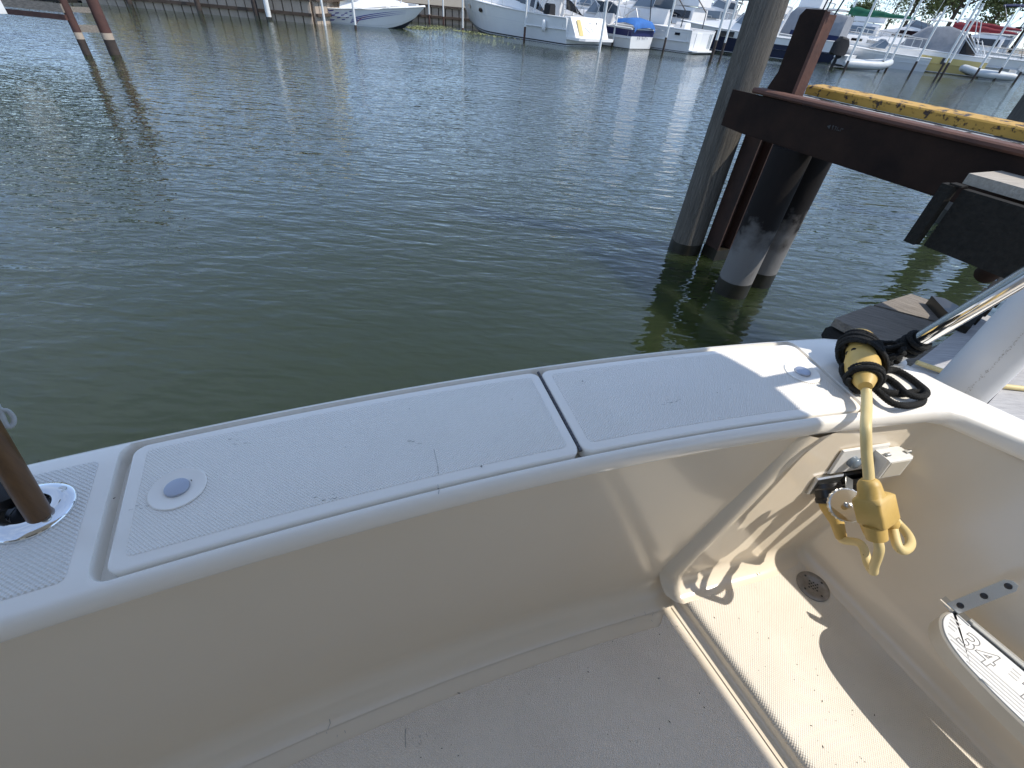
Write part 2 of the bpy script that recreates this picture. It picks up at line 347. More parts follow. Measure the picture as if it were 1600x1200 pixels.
def water_mat():
    m = bpy.data.materials.new('harbour_water'); m.use_nodes = True
    n, l = m.node_tree.nodes, m.node_tree.links; b = n['Principled BSDF']
    b.inputs['Base Color'].default_value = (.021,.0295,.0115,1); b.inputs['Roughness'].default_value = .02
    b.subsurface_method = 'BURLEY'; b.inputs['Subsurface Weight'].default_value = 1.0; b.inputs['Subsurface Radius'].default_value = (.9,1.0,.6); b.inputs['Subsurface Scale'].default_value = .7
    b.inputs['IOR'].default_value = 1.54; b.inputs['Specular IOR Level'].default_value = .5
    t = n.new('ShaderNodeTexCoord')
    hs = []
    for sc, st, rz, amp, det in ((.8,(1.0,3.2,1),10,.022,1.5), (2.1,(1.0,2.8,1),-8,.032,2.0), (4.6,(1.0,2.6,1),5,.0165,1.5), (10.,(1.0,2.,1),-4,.005,1.5)):
        mpn = n.new('ShaderNodeMapping'); mpn.inputs['Scale'].default_value = st; mpn.inputs['Rotation'].default_value = (0,0,R_(rz))
        l.new(t.outputs['Object'], mpn.inputs['Vector'])
        q = n.new('ShaderNodeTexNoise'); q.inputs['Scale'].default_value = sc; q.inputs['Detail'].default_value = det; q.inputs['Roughness'].default_value = .5
        q.inputs['Distortion'].default_value = .35
        l.new(mpn.outputs['Vector'], q.inputs['Vector'])
        k = n.new('ShaderNodeMath'); k.operation = 'MULTIPLY'; k.inputs[1].default_value = amp; l.new(q.outputs['Fac'], k.inputs[0]); hs.append(k)
    # calmer in the lee of the boat, livelier out in the basin (gusts)
    acc = hs[0]
    for k in hs[1:]:
        a = n.new('ShaderNodeMath'); a.operation = 'ADD'; l.new(acc.outputs[0], a.inputs[0]); l.new(k.outputs[0], a.inputs[1]); acc = a
    sp = n.new('ShaderNodeSeparateXYZ'); l.new(t.outputs['Object'], sp.inputs[0])
    mr = n.new('ShaderNodeMapRange'); mr.interpolation_type = 'SMOOTHSTEP'
    mr.inputs['From Min'].default_value = .5; mr.inputs['From Max'].default_value = 7; mr.inputs['To Min'].default_value = .30; mr.inputs['To Max'].default_value = .80
    l.new(sp.outputs['Y'], mr.inputs['Value'])
    ml = n.new('ShaderNodeMath'); ml.operation = 'MULTIPLY'; l.new(acc.outputs[0], ml.inputs[0]); l.new(mr.outputs['Result'], ml.inputs[1])
    gu = n.new('ShaderNodeTexNoise'); gu.inputs['Scale'].default_value = .16; gu.inputs['Detail'].default_value = 3; l.new(t.outputs['Object'], gu.inputs['Vector'])
    gr = n.new('ShaderNodeMapRange'); gr.inputs['From Min'].default_value = .3; gr.inputs['From Max'].default_value = .7; gr.inputs['To Min'].default_value = .6; gr.inputs['To Max'].default_value = 1.3
    l.new(gu.outputs['Fac'], gr.inputs['Value'])
    ml2 = n.new('ShaderNodeMath'); ml2.operation = 'MULTIPLY'; l.new(ml.outputs[0], ml2.inputs[0]); l.new(gr.outputs['Result'], ml2.inputs[1]); ml = ml2
    bp = n.new('ShaderNodeBump'); bp.inputs['Distance'].default_value = 1.0; bp.inputs['Strength'].default_value = 1.0
    l.new(ml.outputs[0], bp.inputs['Height']); l.new(bp.outputs['Normal'], b.inputs['Normal'])
    return m
M['water'] = water_mat()

# ------------------------------------------------------------------ setting: water, shore
mb = MB(); mb.add([(-2500,-600,0),(2500,-600,0),(2500,3500,0),(-2500,3500,0)], [(0,1,2,3)])
tag(mb.build('water', M['water'], smooth=0), kind='structure')

# ------------------------------------------------------------------ the boat we stand in
G = 1.03                                    # gunwale height above the water
CX, CY, RI, PH0 = 2.8, -6.3, 7.385, R_(112.28)
def T(s, d, z=G):
    """point on the curved transom: s along its inner edge, d outboard from it"""
    a = PH0 - s/RI; r = RI+d
    return Vector((CX+r*math.cos(a), CY+r*math.sin(a), z))
FLOOR, LEDGE = .345, .40
boat = empty('moored_sportfishing_boat', (0, 0, 0), label='cream white sportfishing boat whose transom and cockpit fill the foreground', cat='boat')
SD = Vector((.6157, -.788, 0)).normalized()  # run of the starboard side
# stations: (inner point, outer point) along gunwale
stat = []
S0, SEND = -2.6, 1.10
smarks = sorted(set([round(S0+i*.04, 4) for i in range(int((SEND-S0)/.04)+1)]))
HS = [(-.672, .9665)]                         # one long recess takes both lids
def corner_in(s, a, b, r):                   # rounding of the recess corners
    e = min(s-a, b-s)
    return 0 if e >= r else r - math.sqrt(max(0, r*r-(r-e)**2))
rec_s = [-.6725]+[-.672+.03*(1-math.cos(R_(k*15))) for k in range(7)]+[.9665-.03*(1-math.cos(R_(k*15))) for k in range(6, -1, -1)]+[.96655]
ss = sorted(set([s for s in smarks if not (-.69 < s < -.63 or .93 < s < .99)] + [round(s, 5) for s in rec_s] + [-.69, .99]))
prof_stations = []
for s in ss:
    inside = -.6722 <= s <= .96652
    prof_stations.append((T(s, 0), T(s, .341), s if inside else None))
corner = [((1.10,.886),(1.04,1.203)), ((1.137,.882),(1.069,1.186)), ((1.165,.866),(1.095,1.158)), ((1.20,.838),(1.135,1.103)),
          ((1.249,.797),(1.20,1.016)), ((1.305,.728),(1.309,.872)), ((1.37,.645),(1.403,.752))]
corner += [((1.37+SD.x*k, .645+SD.y*k), (1.403+SD.x*k*1.02, .752+SD.y*k*.98)) for k in (.3,.8,1.5,2.6)]
rise = [0,0,0,0,0,.010,.055,.13,.14,.15,.16]     # coaming raised out of view forward of the corner, shaped to shade the step
for (a, b), h_ in zip(corner, rise): prof_stations.append((Vector((*a, G+h_)), Vector((*b, G+h_)), None))
rings = []
for (pi, po, s) in prof_stations:
    u = (po-pi); w = u.length; u.normalize(); dn = Vector((0,0,1))
    c = 0.0; dep = 0.0
    if s is not None:
        c = corner_in(s, -.672, .9665, .03); dep = .034
    a_, b_ = .0245+c, min(.322-c, w-.02)
    if s is None: a_, b_ = w*.3, w*.7
    P = [(.016,-.052),(.004,-.046),(-.001,-.034),(0,-.022),(.003,-.011),(.009,-.0035),(.017,0)]
    if s is None: P += [(lerp(.017, w-.02, k), 0) for k in (.15,.25,.4,.6,.75,.85)]
    else: P += [(a_-.004,0),(a_-.0005,-.004),(a_+.003,-dep),(b_-.003,-dep),(b_+.0005,-.004),(b_+.004,0)]
    P += [(w-.018,0),(w-.009,-.003),(w-.002,-.012),(w+.001,-.025),(w+.003,-.085),(w-.01,-.5),(w-.06,-1.4)]
    rings.append([pi+u*d+dn*z for d, z in P])
mb = MB(); mb.loft(rings, closed=False, caps=False)
mb.build('gunwale_cap', M['gel'], boat, smooth=40)

def rrect(s0, s1, d0, d1, r, inset=0., n=8, step=.05):
    s0 += inset; s1 -= inset; d0 += inset; d1 -= inset; r = max(.002, r-inset)
    out = []
    for (cs, cd, a0) in ((s1-r, d1-r, 0), (s0+r, d1-r, 90), (s0+r, d0+r, 180), (s1-r, d0+r, 270)):
        for k in range(n+1):
            a = R_(a0+90*k/n); out.append((cs+r*math.cos(a), cd+r*math.sin(a)))
    res = []
    for i, p in enumerate(out):                # subdivide the long edges so that they follow the curve
        q = out[(i+1) % len(out)]; L = math.hypot(q[0]-p[0], q[1]-p[1]); m = max(1, int(L/step))
        for k in range(m): res.append((lerp(p[0], q[0], k/m), lerp(p[1], q[1], k/m)))
    return res
def slab(s0, s1, d0, d1, r, levels, step=.05):
    """rounded plate on the curved deck; levels: (inset, z)"""
    base = rrect(s0, s1, d0, d1, r, 0, step=step)
    rings = []
    for ins, z in levels:
        cs, cd = (s0+s1)/2, (d0+d1)/2; hs, hd = (s1-s0)/2, (d1-d0)/2
        rings.append([T(cs+(p-cs)*(hs-ins)/hs, cd+(q-cd)*(hd-ins)/hd, z) for p, q in base])
    m = MB(); m.loft(rings, True, False); n = len(base)
    m.f.append(list(range((len(rings)-1)*n, len(rings)*n))); m.m.append(0)
    return m
def bolt_disc(m, p, r, h, dome=.3, seg=24):
    m.lathe(p, (0,0,1), [(0,r*1.0),(h*.6,r),(h*.9,r*.96),(h,r*.88)], seg)

lids = []
for (s0, s1, d0, d1, lab, ls, ld) in ((-.651, .1855, .030, .313, 'long hatch lid nearer the rod holder', -.566, .173), (.1915, .960, .030, .313, 'hatch lid partly in sunshine by the yellow cord', .892, .183)):
    zt = G-.0005
    lid = slab(s0, s1, d0, d1, .024, [(.002,zt-.03),(0,zt-.006),(.001,zt-.0025),(.003,zt-.0006),(.006,zt)]).build('hatch_lid', M['gel'], boat, smooth=40)
    lid['label'] = lab
    slab(s0+.024, s1-.022, d0+.024, d1-.018, .012, [(0,zt+.0002),(.0015,zt+.0008),(.003,zt+.001)]).build('nonskid_panel', M['skid_lid'], lid, smooth=40)
    c = T(ls, ld, zt)
    m = MB(); m.lathe(c, (0,0,1), [(.0018,.047),(.0034,.0455),(.0034,.043),(.0026,.041),(.0026,.0)], 40, cap=False)
    m.build('latch_surround', M['gel'], lid, smooth=40)
    m = MB(); bolt_disc(m, c+Vector((0,0,.0028)), .0205, .0045); m.build('latch', M['latch'], lid, smooth=40)
# piano hinge between the lids
m = MB()
for k in range(24):
    d = .04+k*.0114
    m.tube([T(.1888, d, G-.004), T(.1888, d+.0102, G-.004)], .0036, 8)
m.build('hinge', M['dark_gap'], boat)
# non-skid panel of the deck by the rod holder
slab(-2.2, -.700, .042, .296, .012, [(0,G+.0003),(.002,G+.0016),(.004,G+.002)]).build('nonskid_panel', M['skid_deck'], boat, smooth=40)

# rub rail
rr = []
for (pi, po, s) in prof_stations[::1]:
    u = (po-pi); w = u.length; u.normalize()
    rr.append([po+u*o+Vector((0,0,z)) for o, z in ((0,-.045),(.014,-.050),(.022,-.062),(.022,-.082),(.014,-.094),(0,-.098))])
mb = MB(); mb.loft(rr, True, True); mb.build('rub_rail', M['black_rubber'], boat, smooth=50)

# interior liner : transom wall left of the corner step
def wall_profile(top, bot, zb, r, nrm_in, n=8):
    """from lip to level floor with a cove"""
    pts = []
    for k in range(5): pts.append(top.lerp(Vector((bot.x, bot.y, zb+r)), k/4))
    for k in range(1, n+1):
        a = R_(90*k/n)
        pts.append(Vector((bot.x, bot.y, zb))+nrm_in*(r*(1-math.cos(a)))+Vector((0,0,r*(1-math.sin(a)))))
    return pts
rings = []
for s in [S0+i*.05 for i in range(int((.90-S0)/.05)+1)]:
    nin = (T(s,-1)-T(s,0)); nin.z = 0; nin.normalize()
    rings.append(wall_profile(T(s,.016,G-.05), T(s,-.030,0), FLOOR, .075, nin))
mb = MB(); mb.loft(rings, False, False); mb.build('transom_wall', M['liner'], boat, smooth=60)

# corner: panel, rounded corner and starboard side wall (one moulding, stands proud of the transom wall)
tops = [(.775,.797),(.80,.809),(.87,.838),(.97,.872),(1.06,.893),(1.10,.898),(1.135,.894),(1.16,.880),(1.19,.856),(1.23,.823),(1.262,.800),(1.315,.735),(1.38,.655)]
tops = [Vector((x, y, G-.05+(0 if i < 11 else (.008,.05)[i-11]))) for i, (x, y) in enumerate(tops)]+[Vector((1.38,.655,G-.05+h_))+SD*k for k, h_ in ((.3,.13),(.8,.14),(1.5,.15))]
bots = [(.560,.676),(.585,.686),(.655,.712),(.755,.748),(.855,.782),(.93,.810),(.985,.828),(1.025,.834),(1.052,.802),(1.080,.752),(1.115,.687),(1.158,.602),(1.23,.462)]
BD = Vector((.52,-.854,0))
bots = [Vector((x, y, 0)) for x, y in bots]+[Vector((1.22,.455,0))+BD*k for k in (.3,.8,1.5)]
rings = []
for i, (t_, b_) in enumerate(zip(tops, bots)):
    a = bots[max(i-1,0)]; c = bots[min(i+1,len(bots)-1)]; d = (c-a).normalized(); nin = Vector((d.y, -d.x, 0))
    rings.append(wall_profile(t_, b_, LEDGE, (.062 if i < 5 else (.055,.048,.040)[i-5] if i < 8 else .035), nin))
def densify(rings, sub):
    out = []
    for j in range(len(rings[0])):
        pts = [Vector(r[j]) for r in rings]; out.append(catmull(pts, sub)[0])
    return [[out[j][i] for j in range(len(out))] for i in range(len(out[0]))]
rings = densify(rings, 3)
# its left margin dies softly into the transom wall
e0 = [p+Vector((-.05,.022,0)) for p in rings[0]]; e1 = [p+Vector((-.022,.004,0)) for p in rings[0]]
mb = MB(); mb.loft([e0, e1]+rings, False, False); mb.build('corner_wall', M['liner'], boat, smooth=75)

# floor and its non-skid field
mb = MB(); mb.prism([(-4,-4),(2.2,-4),(2.2,1.0),(-4,.6)], FLOOR-.05, FLOOR-.002); mb.build('cockpit_floor', M['liner'], boat, smooth=0)
LA, LB = Vector((.556,.70,0)), Vector((.803,.252,0)); LD = (LB-LA).normalized(); LN = Vector((LD.y, -LD.x, 0))  # ledge edge, LN points to the cockpit
if LN.x > 0: LN = -LN
fl = [T(s, -.145) for s in [-2.4+k*.1 for k in range(30)]]
c0 = LA+LN*.060+LD*.070
pts = [(p.x, p.y) for p in fl if p.x < c0.x-.02]+[(c0.x, c0.y)]+[(c0.x+LD.x*k, c0.y+LD.y*k) for k in (1,3)]+[(-2.6,-3)]
mb = MB(); mb.prism(pts, FLOOR-.001, FLOOR+.0015); mb.build('nonskid_panel', M['skid_floor'], boat, smooth=0)
# raised corner step: tread with rounded nosing, riser swept into the floor
ks = [-.03,0,.02,.05,.1,.2,.4,.7,1.2,2.2]; rings = []; rings2 = []
for k in ks:
    p = LA+LD*k; rr_ = []
    for a in range(0, 91, 15): rr_.append(p+LN*(-.020*(1-math.cos(R_(a))))+Vector((0,0,LEDGE-.020+.020*math.sin(R_(a)))))
    rr_.append(p-LN*.032+Vector((0,0,LEDGE))); rr_.append(p-LN*.9+Vector((0,0,LEDGE))); rings.append(rr_)
    q_ = [p+Vector((0,0,LEDGE-.0195)), p+LN*.001+Vector((0,0,FLOOR+.022))]
    for a in range(15, 91, 15): q_.append(p+LN*(.001+.026*(1-math.cos(R_(a))))+Vector((0,0,FLOOR+.022-.0205*math.sin(R_(a)))))
    rings2.append(q_)
mb = MB(); mb.loft(rings, False, False); mb.build('corner_step', M['ledge'], boat, smooth=50)
mb = MB(); mb.loft(rings2, False, False); mb.build('step_riser', M['liner'], boat, smooth=60)

# scupper drain in the step
dc = px(1270, 916, LEDGE+.001)
dr = MB(); dr.lathe(dc, (0,0,1), [(0,.049),(.003,.0485),(.0042,.046),(.0042,.030),(.0032,.0285),(.0032,.0)], 40, cap=False)
drain = dr.build('scupper_drain', M['drain'], boat, smooth=40)
m = MB()
q45 = Matrix.Rotation(R_(18), 3, 'Z')
for ix in range(-2, 3):
    for iy in range(-2, 3):
        if abs(ix)+abs(iy) <= 2:
            m.lathe(dc+q45 @ Vector((ix*.0082, iy*.0082, .0033)), (0,0,1), [(0,.0026),(.0004,.0026)], 10)
m.build('drain_holes', M['black_plastic'], drain)
for a in (20, 110, 200, 290):
    m = MB(); m.lathe(dc+Vector((math.cos(R_(a))*.034, math.sin(R_(a))*.034, .004)), (0,0,1), [(0,.0036),(.0008,.003)], 10); m.build('screw', M['dark_metal'], drain)

# folding boarding step with printed pad
SZ = .645
w0, w1 = px(1490,953,SZ), px(1600,1045,SZ); WD = (w1-w0).normalized(); WN = Vector((WD.y, -WD.x, 0))
if WN.x > 0: WN = -WN
def st(a, b, z): return w0+WD*a+WN*b+Vector((0,0,z-SZ))
outl = [(0,.004),(-.006,.02),(-.008,.045),(0,.072),(.02,.098),(.055,.118),(.10,.130),(.2,.141),(.42,.147),(.46,.13),(.47,.06),(.465,.004)]
outl = [tuple(p) for p in [ (v.x, v.y) for v in catmull([Vector((a,b,0)) for a,b in outl], 4, closed=False)[0]]]
step_root = empty('boarding_step', (0,0,0)); step_root.parent = boat
def shrink(o, k):
    cx = sum(p[0] for p in o)/len(o); cy = sum(p[1] for p in o)/len(o); out = []
    for i, p in enumerate(o):
        a, c = o[i-1], o[(i+1) % len(o)]; d = Vector((c[0]-a[0], c[1]-a[1])).normalized(); nn = Vector((-d.y, d.x))
        if nn.dot(Vector((cx-p[0], cy-p[1]))) < 0: nn = -nn
        out.append((p[0]+nn.x*k, p[1]+nn.y*k))
    return out
rings = [[st(a,b,SZ-.052) for a,b in shrink(outl,.012)], [st(a,b,SZ-.047) for a,b in shrink(outl,.003)], [st(a,b,SZ-.004) for a,b in outl], [st(a,b,SZ) for a,b in shrink(outl,.004)]]
m = MB(); m.loft(rings, True, True); m.build('step_body', M['step_side'], step_root, smooth=40)
rings = [[st(a,b,SZ-.001) for a,b in shrink(outl,.006)], [st(a,b,SZ+.003) for a,b in shrink(outl,.006)], [st(a,b,SZ+.004) for a,b in shrink(outl,.009)]]
m = MB(); m.loft(rings, True, True); pad = m.build('step_pad', M['pad'], step_root, smooth=40)
def groove(a0, a1, b):
    m = MB(); n = 6
    m.loft([[st(a0,b-.0022,SZ+.0035),st(a0,b+.0022,SZ+.0035),st(a0,b+.0018,SZ+.0046),st(a0,b-.0018,SZ+.0046)],[st(a1,b-.0022,SZ+.0035),st(a1,b+.0022,SZ+.0035),st(a1,b+.0018,SZ+.0046),st(a1,b-.0018,SZ+.0046)]], True, True)
    m.build('groove', M['groove'], pad, smooth=0)
for k, b in enumerate((.030,.041,.052,.063)): groove(.004+.003*k, .028, b)
for k, b in enumerate((.084,.094,.104,.114,.124)): groove((.022,.032,.05,.075,.11)[k], .45, b)
for k, b in enumerate((.030,.041,.052)): groove(.135, .152, b)
tcv = bpy.data.curves.new('pad_text', 'FONT'); tcv.body = '34'; tcv.size = .075; tcv.fill_mode = 'NONE'; tcv.bevel_depth = .0010; tcv.bevel_resolution = 2; tcv.resolution_u = 24; tcv.shear = .15; tcv.offset = .0012
to = bpy.data.objects.new('tmp', tcv); COL.objects.link(to)
tcv2 = bpy.data.curves.new('pad_text2', 'FONT'); tcv2.body = 'T'; tcv2.size = .062; tcv2.fill_mode = 'NONE'; tcv2.bevel_depth = .0010; tcv2.bevel_resolution = 2; tcv2.shear = .15; tcv2.offset = .0012
to2 = bpy.data.objects.new('tmp2', tcv2); COL.objects.link(to2)
bpy.context.view_layer.update(); dg = bpy.context.evaluated_depsgraph_get()
TM = Matrix((WD, -WN, Vector((0,0,1)))).transposed().to_4x4()
for o_, a, b, nm in ((to, .034, .083, 'number_print'), (to2, .155, .083, 'letter_print')):
    me = bpy.data.meshes.new_from_object(o_.evaluated_get(dg)); me.transform(Matrix.Translation(st(a, b, SZ+.0045)) @ TM)
    me.materials.clear(); me.materials.append(M['print']); link(nm, me, pad)
bpy.data.objects.remove(to); bpy.data.objects.remove(to2)
# stainless strap up the wall, bolts and hinge
WP = Vector((1.187,.554,.643)); WNn = Vector((-.84062064,-.46136389,.28372576)).normalized()
sa, sb = pxn(1484,952,WP,WNn), pxn(1588,910,WP,WNn); sd_ = (sb-sa).normalized(); sw = WNn.cross(sd_).normalized()
def sp(a, b, h): return sa+sd_*a+sw*b+WNn*(.004+h)
Ls = (sb-sa).length; prof = [(0,-.014),(Ls-.012,-.014),(Ls,-.006),(Ls,.006),(Ls-.012,.014),(0,.014)]
m = MB(); m.loft([[sp(a,b,0) for a,b in prof],[sp(a,b,.004) for a,b in prof]], True, True); strap = m.build('strap', M['bright_steel'], step_root, smooth=30)
for a in (.03, Ls*.55, Ls*.9):
    m = MB(); m.lathe(sp(a,0,.003), WNn, [(0,.0075),(.0035,.007),(.005,.004)], 14); m.build('bolt', M['dark_metal'], strap, smooth=40)
m = MB(); m.bar(st(-.03,-.002,SZ+.006), st(.04,.004,SZ+.006), .02, .004); m.build('hinge', M['chrome'], step_root)
m = MB(); m.bar(st(.03,.004,SZ+.008), st(.46,.004,SZ+.008), .006, .018); m.build('edge_strip', M['brushed'], step_root)

# rod holder
rc = T(-.774, .204, G+.002); rdir = Vector((-.10,.40,1)).normalized()
rh = empty('rod_holder', (0,0,0)); rh.parent = boat
m = MB(); m.lathe(rc, (0,0,1), [(0,.061),(.003,.061),(.0065,.058),(.011,.050),(.014,.034),(.012,.029),(-.02,.028)], 48, cap=False); m.build('flange', M['chrome'], rh, smooth=50)
m = MB(); m.lathe(rc+Vector((0,0,.002)), (0,0,1), [(0,.028),(.0005,.0279)], 24); m.build('socket', M['black_plastic'], rh)
for a in (60, -20, 180):
    c = rc+Vector((math.cos(R_(a))*.045, math.sin(R_(a))*.045, .0105))
    m = MB(); m.lathe(c, (0,0,1), [(0,.0085),(.0016,.0078),(.0016,.003),(.0002,.0025)], 16); m.build('screw', M['brushed'], rh, smooth=40)
cc = rc+Vector((-.052,.012,.030))
m = MB(); m.lathe(cc+Vector((-.012,-.004,-.018)), (.45,.12,1), [(0,.030),(.008,.036),(.026,.038),(.036,.034),(.040,.02)], 24); m.build('rubber_cap', M['black_rubber'], rh, smooth=40)
# wooden handle standing in it
hr = empty('wooden_gaff_handle', tuple(rc), label='brown varnished wooden handle standing in the chrome rod holder', cat='pole')
m = MB(); b0 = px(62,806,G+.012); d_ = (px(-22,700,G+.16)-b0)
hdir = Vector((-.10,.27,1)).normalized()
m.tube([b0-hdir*.05, b0+hdir*.02, b0+hdir*.1, b0+hdir*.3, b0+hdir*1.1], [.0165,.0170,.0172,.0175,.018], 20, smooth=3); m.build('shaft', M['handle_wood'], hr, world=True, smooth=60)
# thin grey cord looped over the side, hanging from the gaff handle
lp = [(-40,600,.90),(-12,628,.95),(2,640,1.0),(12,642,1.0),(21,652,1.0),(21,662,1.0),(14,667,1.0),(8,660,1.0),(3,648,1.0),(-6,630,1.0),(-20,612,1.0)]
m = MB(); m.tube([pxd(x, y, 1.12) for x, y, _ in lp], .0035, 8, smooth=4); m.build('cord_loop', M['stringer'], hr, world=True, smooth=60)

# hardtop support leg and hardtop overhead (throws the shade over the cockpit)
rb, rt = Vector((1.102,1.107,1.035)), Vector((1.185,.55,2.45))
m = MB(); m.tube([rb, rb.lerp(rt,.25), rb.lerp(rt,.6), rt], .0205, 28); leg = m.build('hardtop_leg', M['chrome'], boat, smooth=60)
m = MB(); m.lathe(rb+Vector((0,0,-.006)), (0,0,1), [(0,.042),(.006,.042),(.010,.036),(.012,.025)], 28); m.lathe(rb, rt-rb, [(0,.026),(.05,.026),(.053,.0215)], 28); m.build('leg_foot', M['bright'], leg, smooth=40)
def overhead(p, z=2.45): p = Vector(p); return p+SUN*((z-p.z)/SUN.z)
shade = [(.20,1.03,G),(.40,1.09,G),(.50,1.088,G),(.546,1.085,G),(.61,1.03,G),(.665,.97,G),(.70,.90,G),(.722,.842,G),(.762,.80,G-.03),(.645,.748,.70),(.535,.70,.43),(.540,.692,LEDGE),(.789,.246,LEDGE),(1.085,-.284,LEDGE)]
ht = [tuple(overhead(p).xy) for p in shade]
ht += [(ht[-1][0]+.1,-1.9),(-1.6,-2.6)]+[tuple(overhead(T(q,.375)).xy) for q in (-1.9,-1.4,-.9,-.4,0.0)]
m = MB(); m.prism(ht, 2.45, 2.50); m.build('hardtop', M['bright'], boat, smooth=0)

# cockpit bulkhead and far side behind the viewer
m = MB(); m.bar((-2.3,-1.9,1.35), (2.4,-1.0,1.35), .06, 2.2); m.build('cabin_bulkhead', M['liner'], boat, smooth=0)
for x, y in ((-1.3,-1.68),(.0,-1.43),(1.3,-1.18)):
    m = MB(); m.box((x,y,1.75), (.9,.03,.6), rz=math.atan2(.9,4.7)); m.build('cabin_window', M['glass'], boat, smooth=0)
m = MB(); m.bar((-2.15,-.55,.70), (-1.35,-2.4,.70), .08, .75); m.build('port_wall', M['liner'], boat, smooth=0)
# shore power inlets on corner panel
PN = None
pa, pb, pc = tops[2], tops[4], bots[3].copy(); pc.z = LEDGE+.05
PN = (pb-pa).cross(pc-pa).normalized()
if PN.y > 0: PN = -PN
PP = pa.copy()
PU = (pb-pa).normalized(); PV = PN.cross(PU).normalized()
if PV.z < 0: PV = -PV
inl = empty('power_inlet', (0,0,0)); inl.parent = boat
def pn(x, y, h=0): return pxn(x, y, PP, PN)+PN*h
pc_ = pn(1330, 728, 0)                        # centre of backing plate
def pl(a, b, h): return pc_+PU*a+PV*b+PN*h
def pbox(m, a0, a1, b0, b1, h0, h1, bev=.003):
    r0 = [(a0,b0),(a1,b0),(a1,b1),(a0,b1)]; r1 = [(a0+bev,b0+bev),(a1-bev,b0+bev),(a1-bev,b1-bev),(a0+bev,b1-bev)]
    m.loft([[pl(a,b,h0) for a,b in r0],[pl(a,b,h1-bev) for a,b in r0],[pl(a,b,h1) for a,b in r1]], True, True)
m = MB(); pbox(m, -.075, .085, -.015, .075, .0, .006); m.build('backing_plate', M['white_plastic'], inl, smooth=30)
for a in (-.022, .020):
    m = MB(); m.lathe(pl(a, .030, .006), PN, [(0,.017),(.012,.0165),(.018,.012),(.020,.004)], 20); m.build('breaker_boot', M['clear'], inl, smooth=50)
m = MB(); pbox(m, .040, .125, -.012, .060, .004, .050, .005); cv = m.build('weather_cover', M['white_plastic'], inl, smooth=30)
m = MB(); pbox(m, .050, .115, -.004, .052, .049, .0512, .001); m.build('cover_window', M['step_side'], cv, smooth=0)
for a in (.046, .116):
    m = MB(); m.lathe(pl(a, .063, .03), PU, [(0,.006),(.012,.006)], 12); m.build('cover_hinge', M['brushed'], cv, smooth=40)
ax1 = (PN*.75-PV*.66).normalized()           # inlets point out and down
for k, (a, b) in enumerate(((-.062,-.052), (.032,-.052))):
    m = MB(); pbox(m, a-.048, a+.044, b-.036, b+.030, 0, .010, .004); m.build('inlet_plate', M['brushed'] if k == 0 else M['black_plastic'], inl, smooth=30)
    m = MB(); m.lathe(pl(a, b, .004), ax1, [(0,.036),(.012,.037),(.016,.034),(.038,.034),(.042,.037),(.052,.037),(.054,.030)], 28); m.build('inlet_ring', M['black_plastic'], inl, smooth=30)
    m = MB(); m.lathe(pl(a, b, .004)+ax1*.05, ax1, [(0,.031),(.020,.030),(.045,.022),(.060,.017),(.100,.0135),(.104,.010)], 24)
    for j in range(4): m.lathe(pl(a, b, .004)+ax1*(.116-.05+.008+j*.009), ax1, [(0,.0165),(.004,.0165)], 20)
    m.build('plug', M['yellow_rubber'], inl, smooth=50)
# chrome screw cap on its arm
cd = pxd(1321,789,1.475); cax = ((CAM-cd).normalized()*.8+Vector((.25,-.15,.15))).normalized()
m = MB(); seg = 48; rings = []
for h, r, kn in ((0,.040,0),(.001,.044,1),(.013,.044,1),(.015,.040,0)):
    t_ = Vector((0,0,1)); u = (t_-cax*t_.dot(cax)).normalized(); w = cax.cross(u)
    rings.append([cd+cax*h+(u*math.cos(2*math.pi*k/seg)+w*math.sin(2*math.pi*k/seg))*(r*(1-.05*(k % 2)*kn)) for k in range(seg)])
m.loft(rings, True, True); cap_o = m.build('screw_cap', M['brushed'], inl, smooth=30)
m = MB(); m.bar(cd+cax*.0175, pl(-.030,-.012,.030), .018, .003, up=tuple(cax)); m.lathe(cd+cax*.015, cax, [(0,.007),(.007,.007),(.009,.003)], 14); m.build('cap_arm', M['brushed'], cap_o, smooth=30)

# ------------------------------------------------------------------ shore power cord
cord = empty('shore_power_cord', tuple(px(1350,590,G)), label='yellow shore power cord with splitter plug hanging over the gunwale', cat='power cord')
ca, cb = px(1341,527,G+.062), px(1352,604,G+.050)
ad = (cb-ca).normalized(); LC = (cb-ca).length
m = MB(); m.lathe(ca, ad, [(0,.022),(.003,.032),(.012,.036),(.05,.036),(.06,.034),(.10,.034),(.135,.040),(LC-.055,.037),(LC-.03,.027),(LC-.01,.020),(LC,.015)], 24); m.build('coupling', M['yellow_rubber'], cord, world=True, smooth=50)
P0 = Vector((.94,.683,.855))                 # splitter
top_ = pxd(1358,757,1.36)
path = [cb-ad*.02, px(1354,616,G+.034), px(1354,640,G+.026), pxd(1353,668,1.335), pxd(1354,705,1.345), pxd(1357,738,1.355), top_]
m = MB(); m.tube(path, .0115, 14, smooth=6); m.build('cord', M['yellow_cord'], cord, world=True, smooth=60)
ctr, bot_ = pxd(1374,806,1.4), pxd(1374,838,1.42)
yax = (bot_-top_).normalized(); side = Vector((.80,.55,.1)); side = (side-yax*side.dot(yax)).normalized(); fr = yax.cross(side).normalized()
def yp(h, a, b): return top_+yax*h+side*a+fr*b
LY = (bot_-top_).length
def rr_ring(h, hw, hd, r, sh=0):
    out = []
    for (cx, cy, a0) in ((hw-r,hd-r,0),(-(hw-r),hd-r,90),(-(hw-r),-(hd-r),180),(hw-r,-(hd-r),270)):
        for k in range(5):
            a = R_(a0+22.5*k); out.append(yp(h, cx+r*math.cos(a)+sh, cy+r*math.sin(a)))
    return out
m = MB()
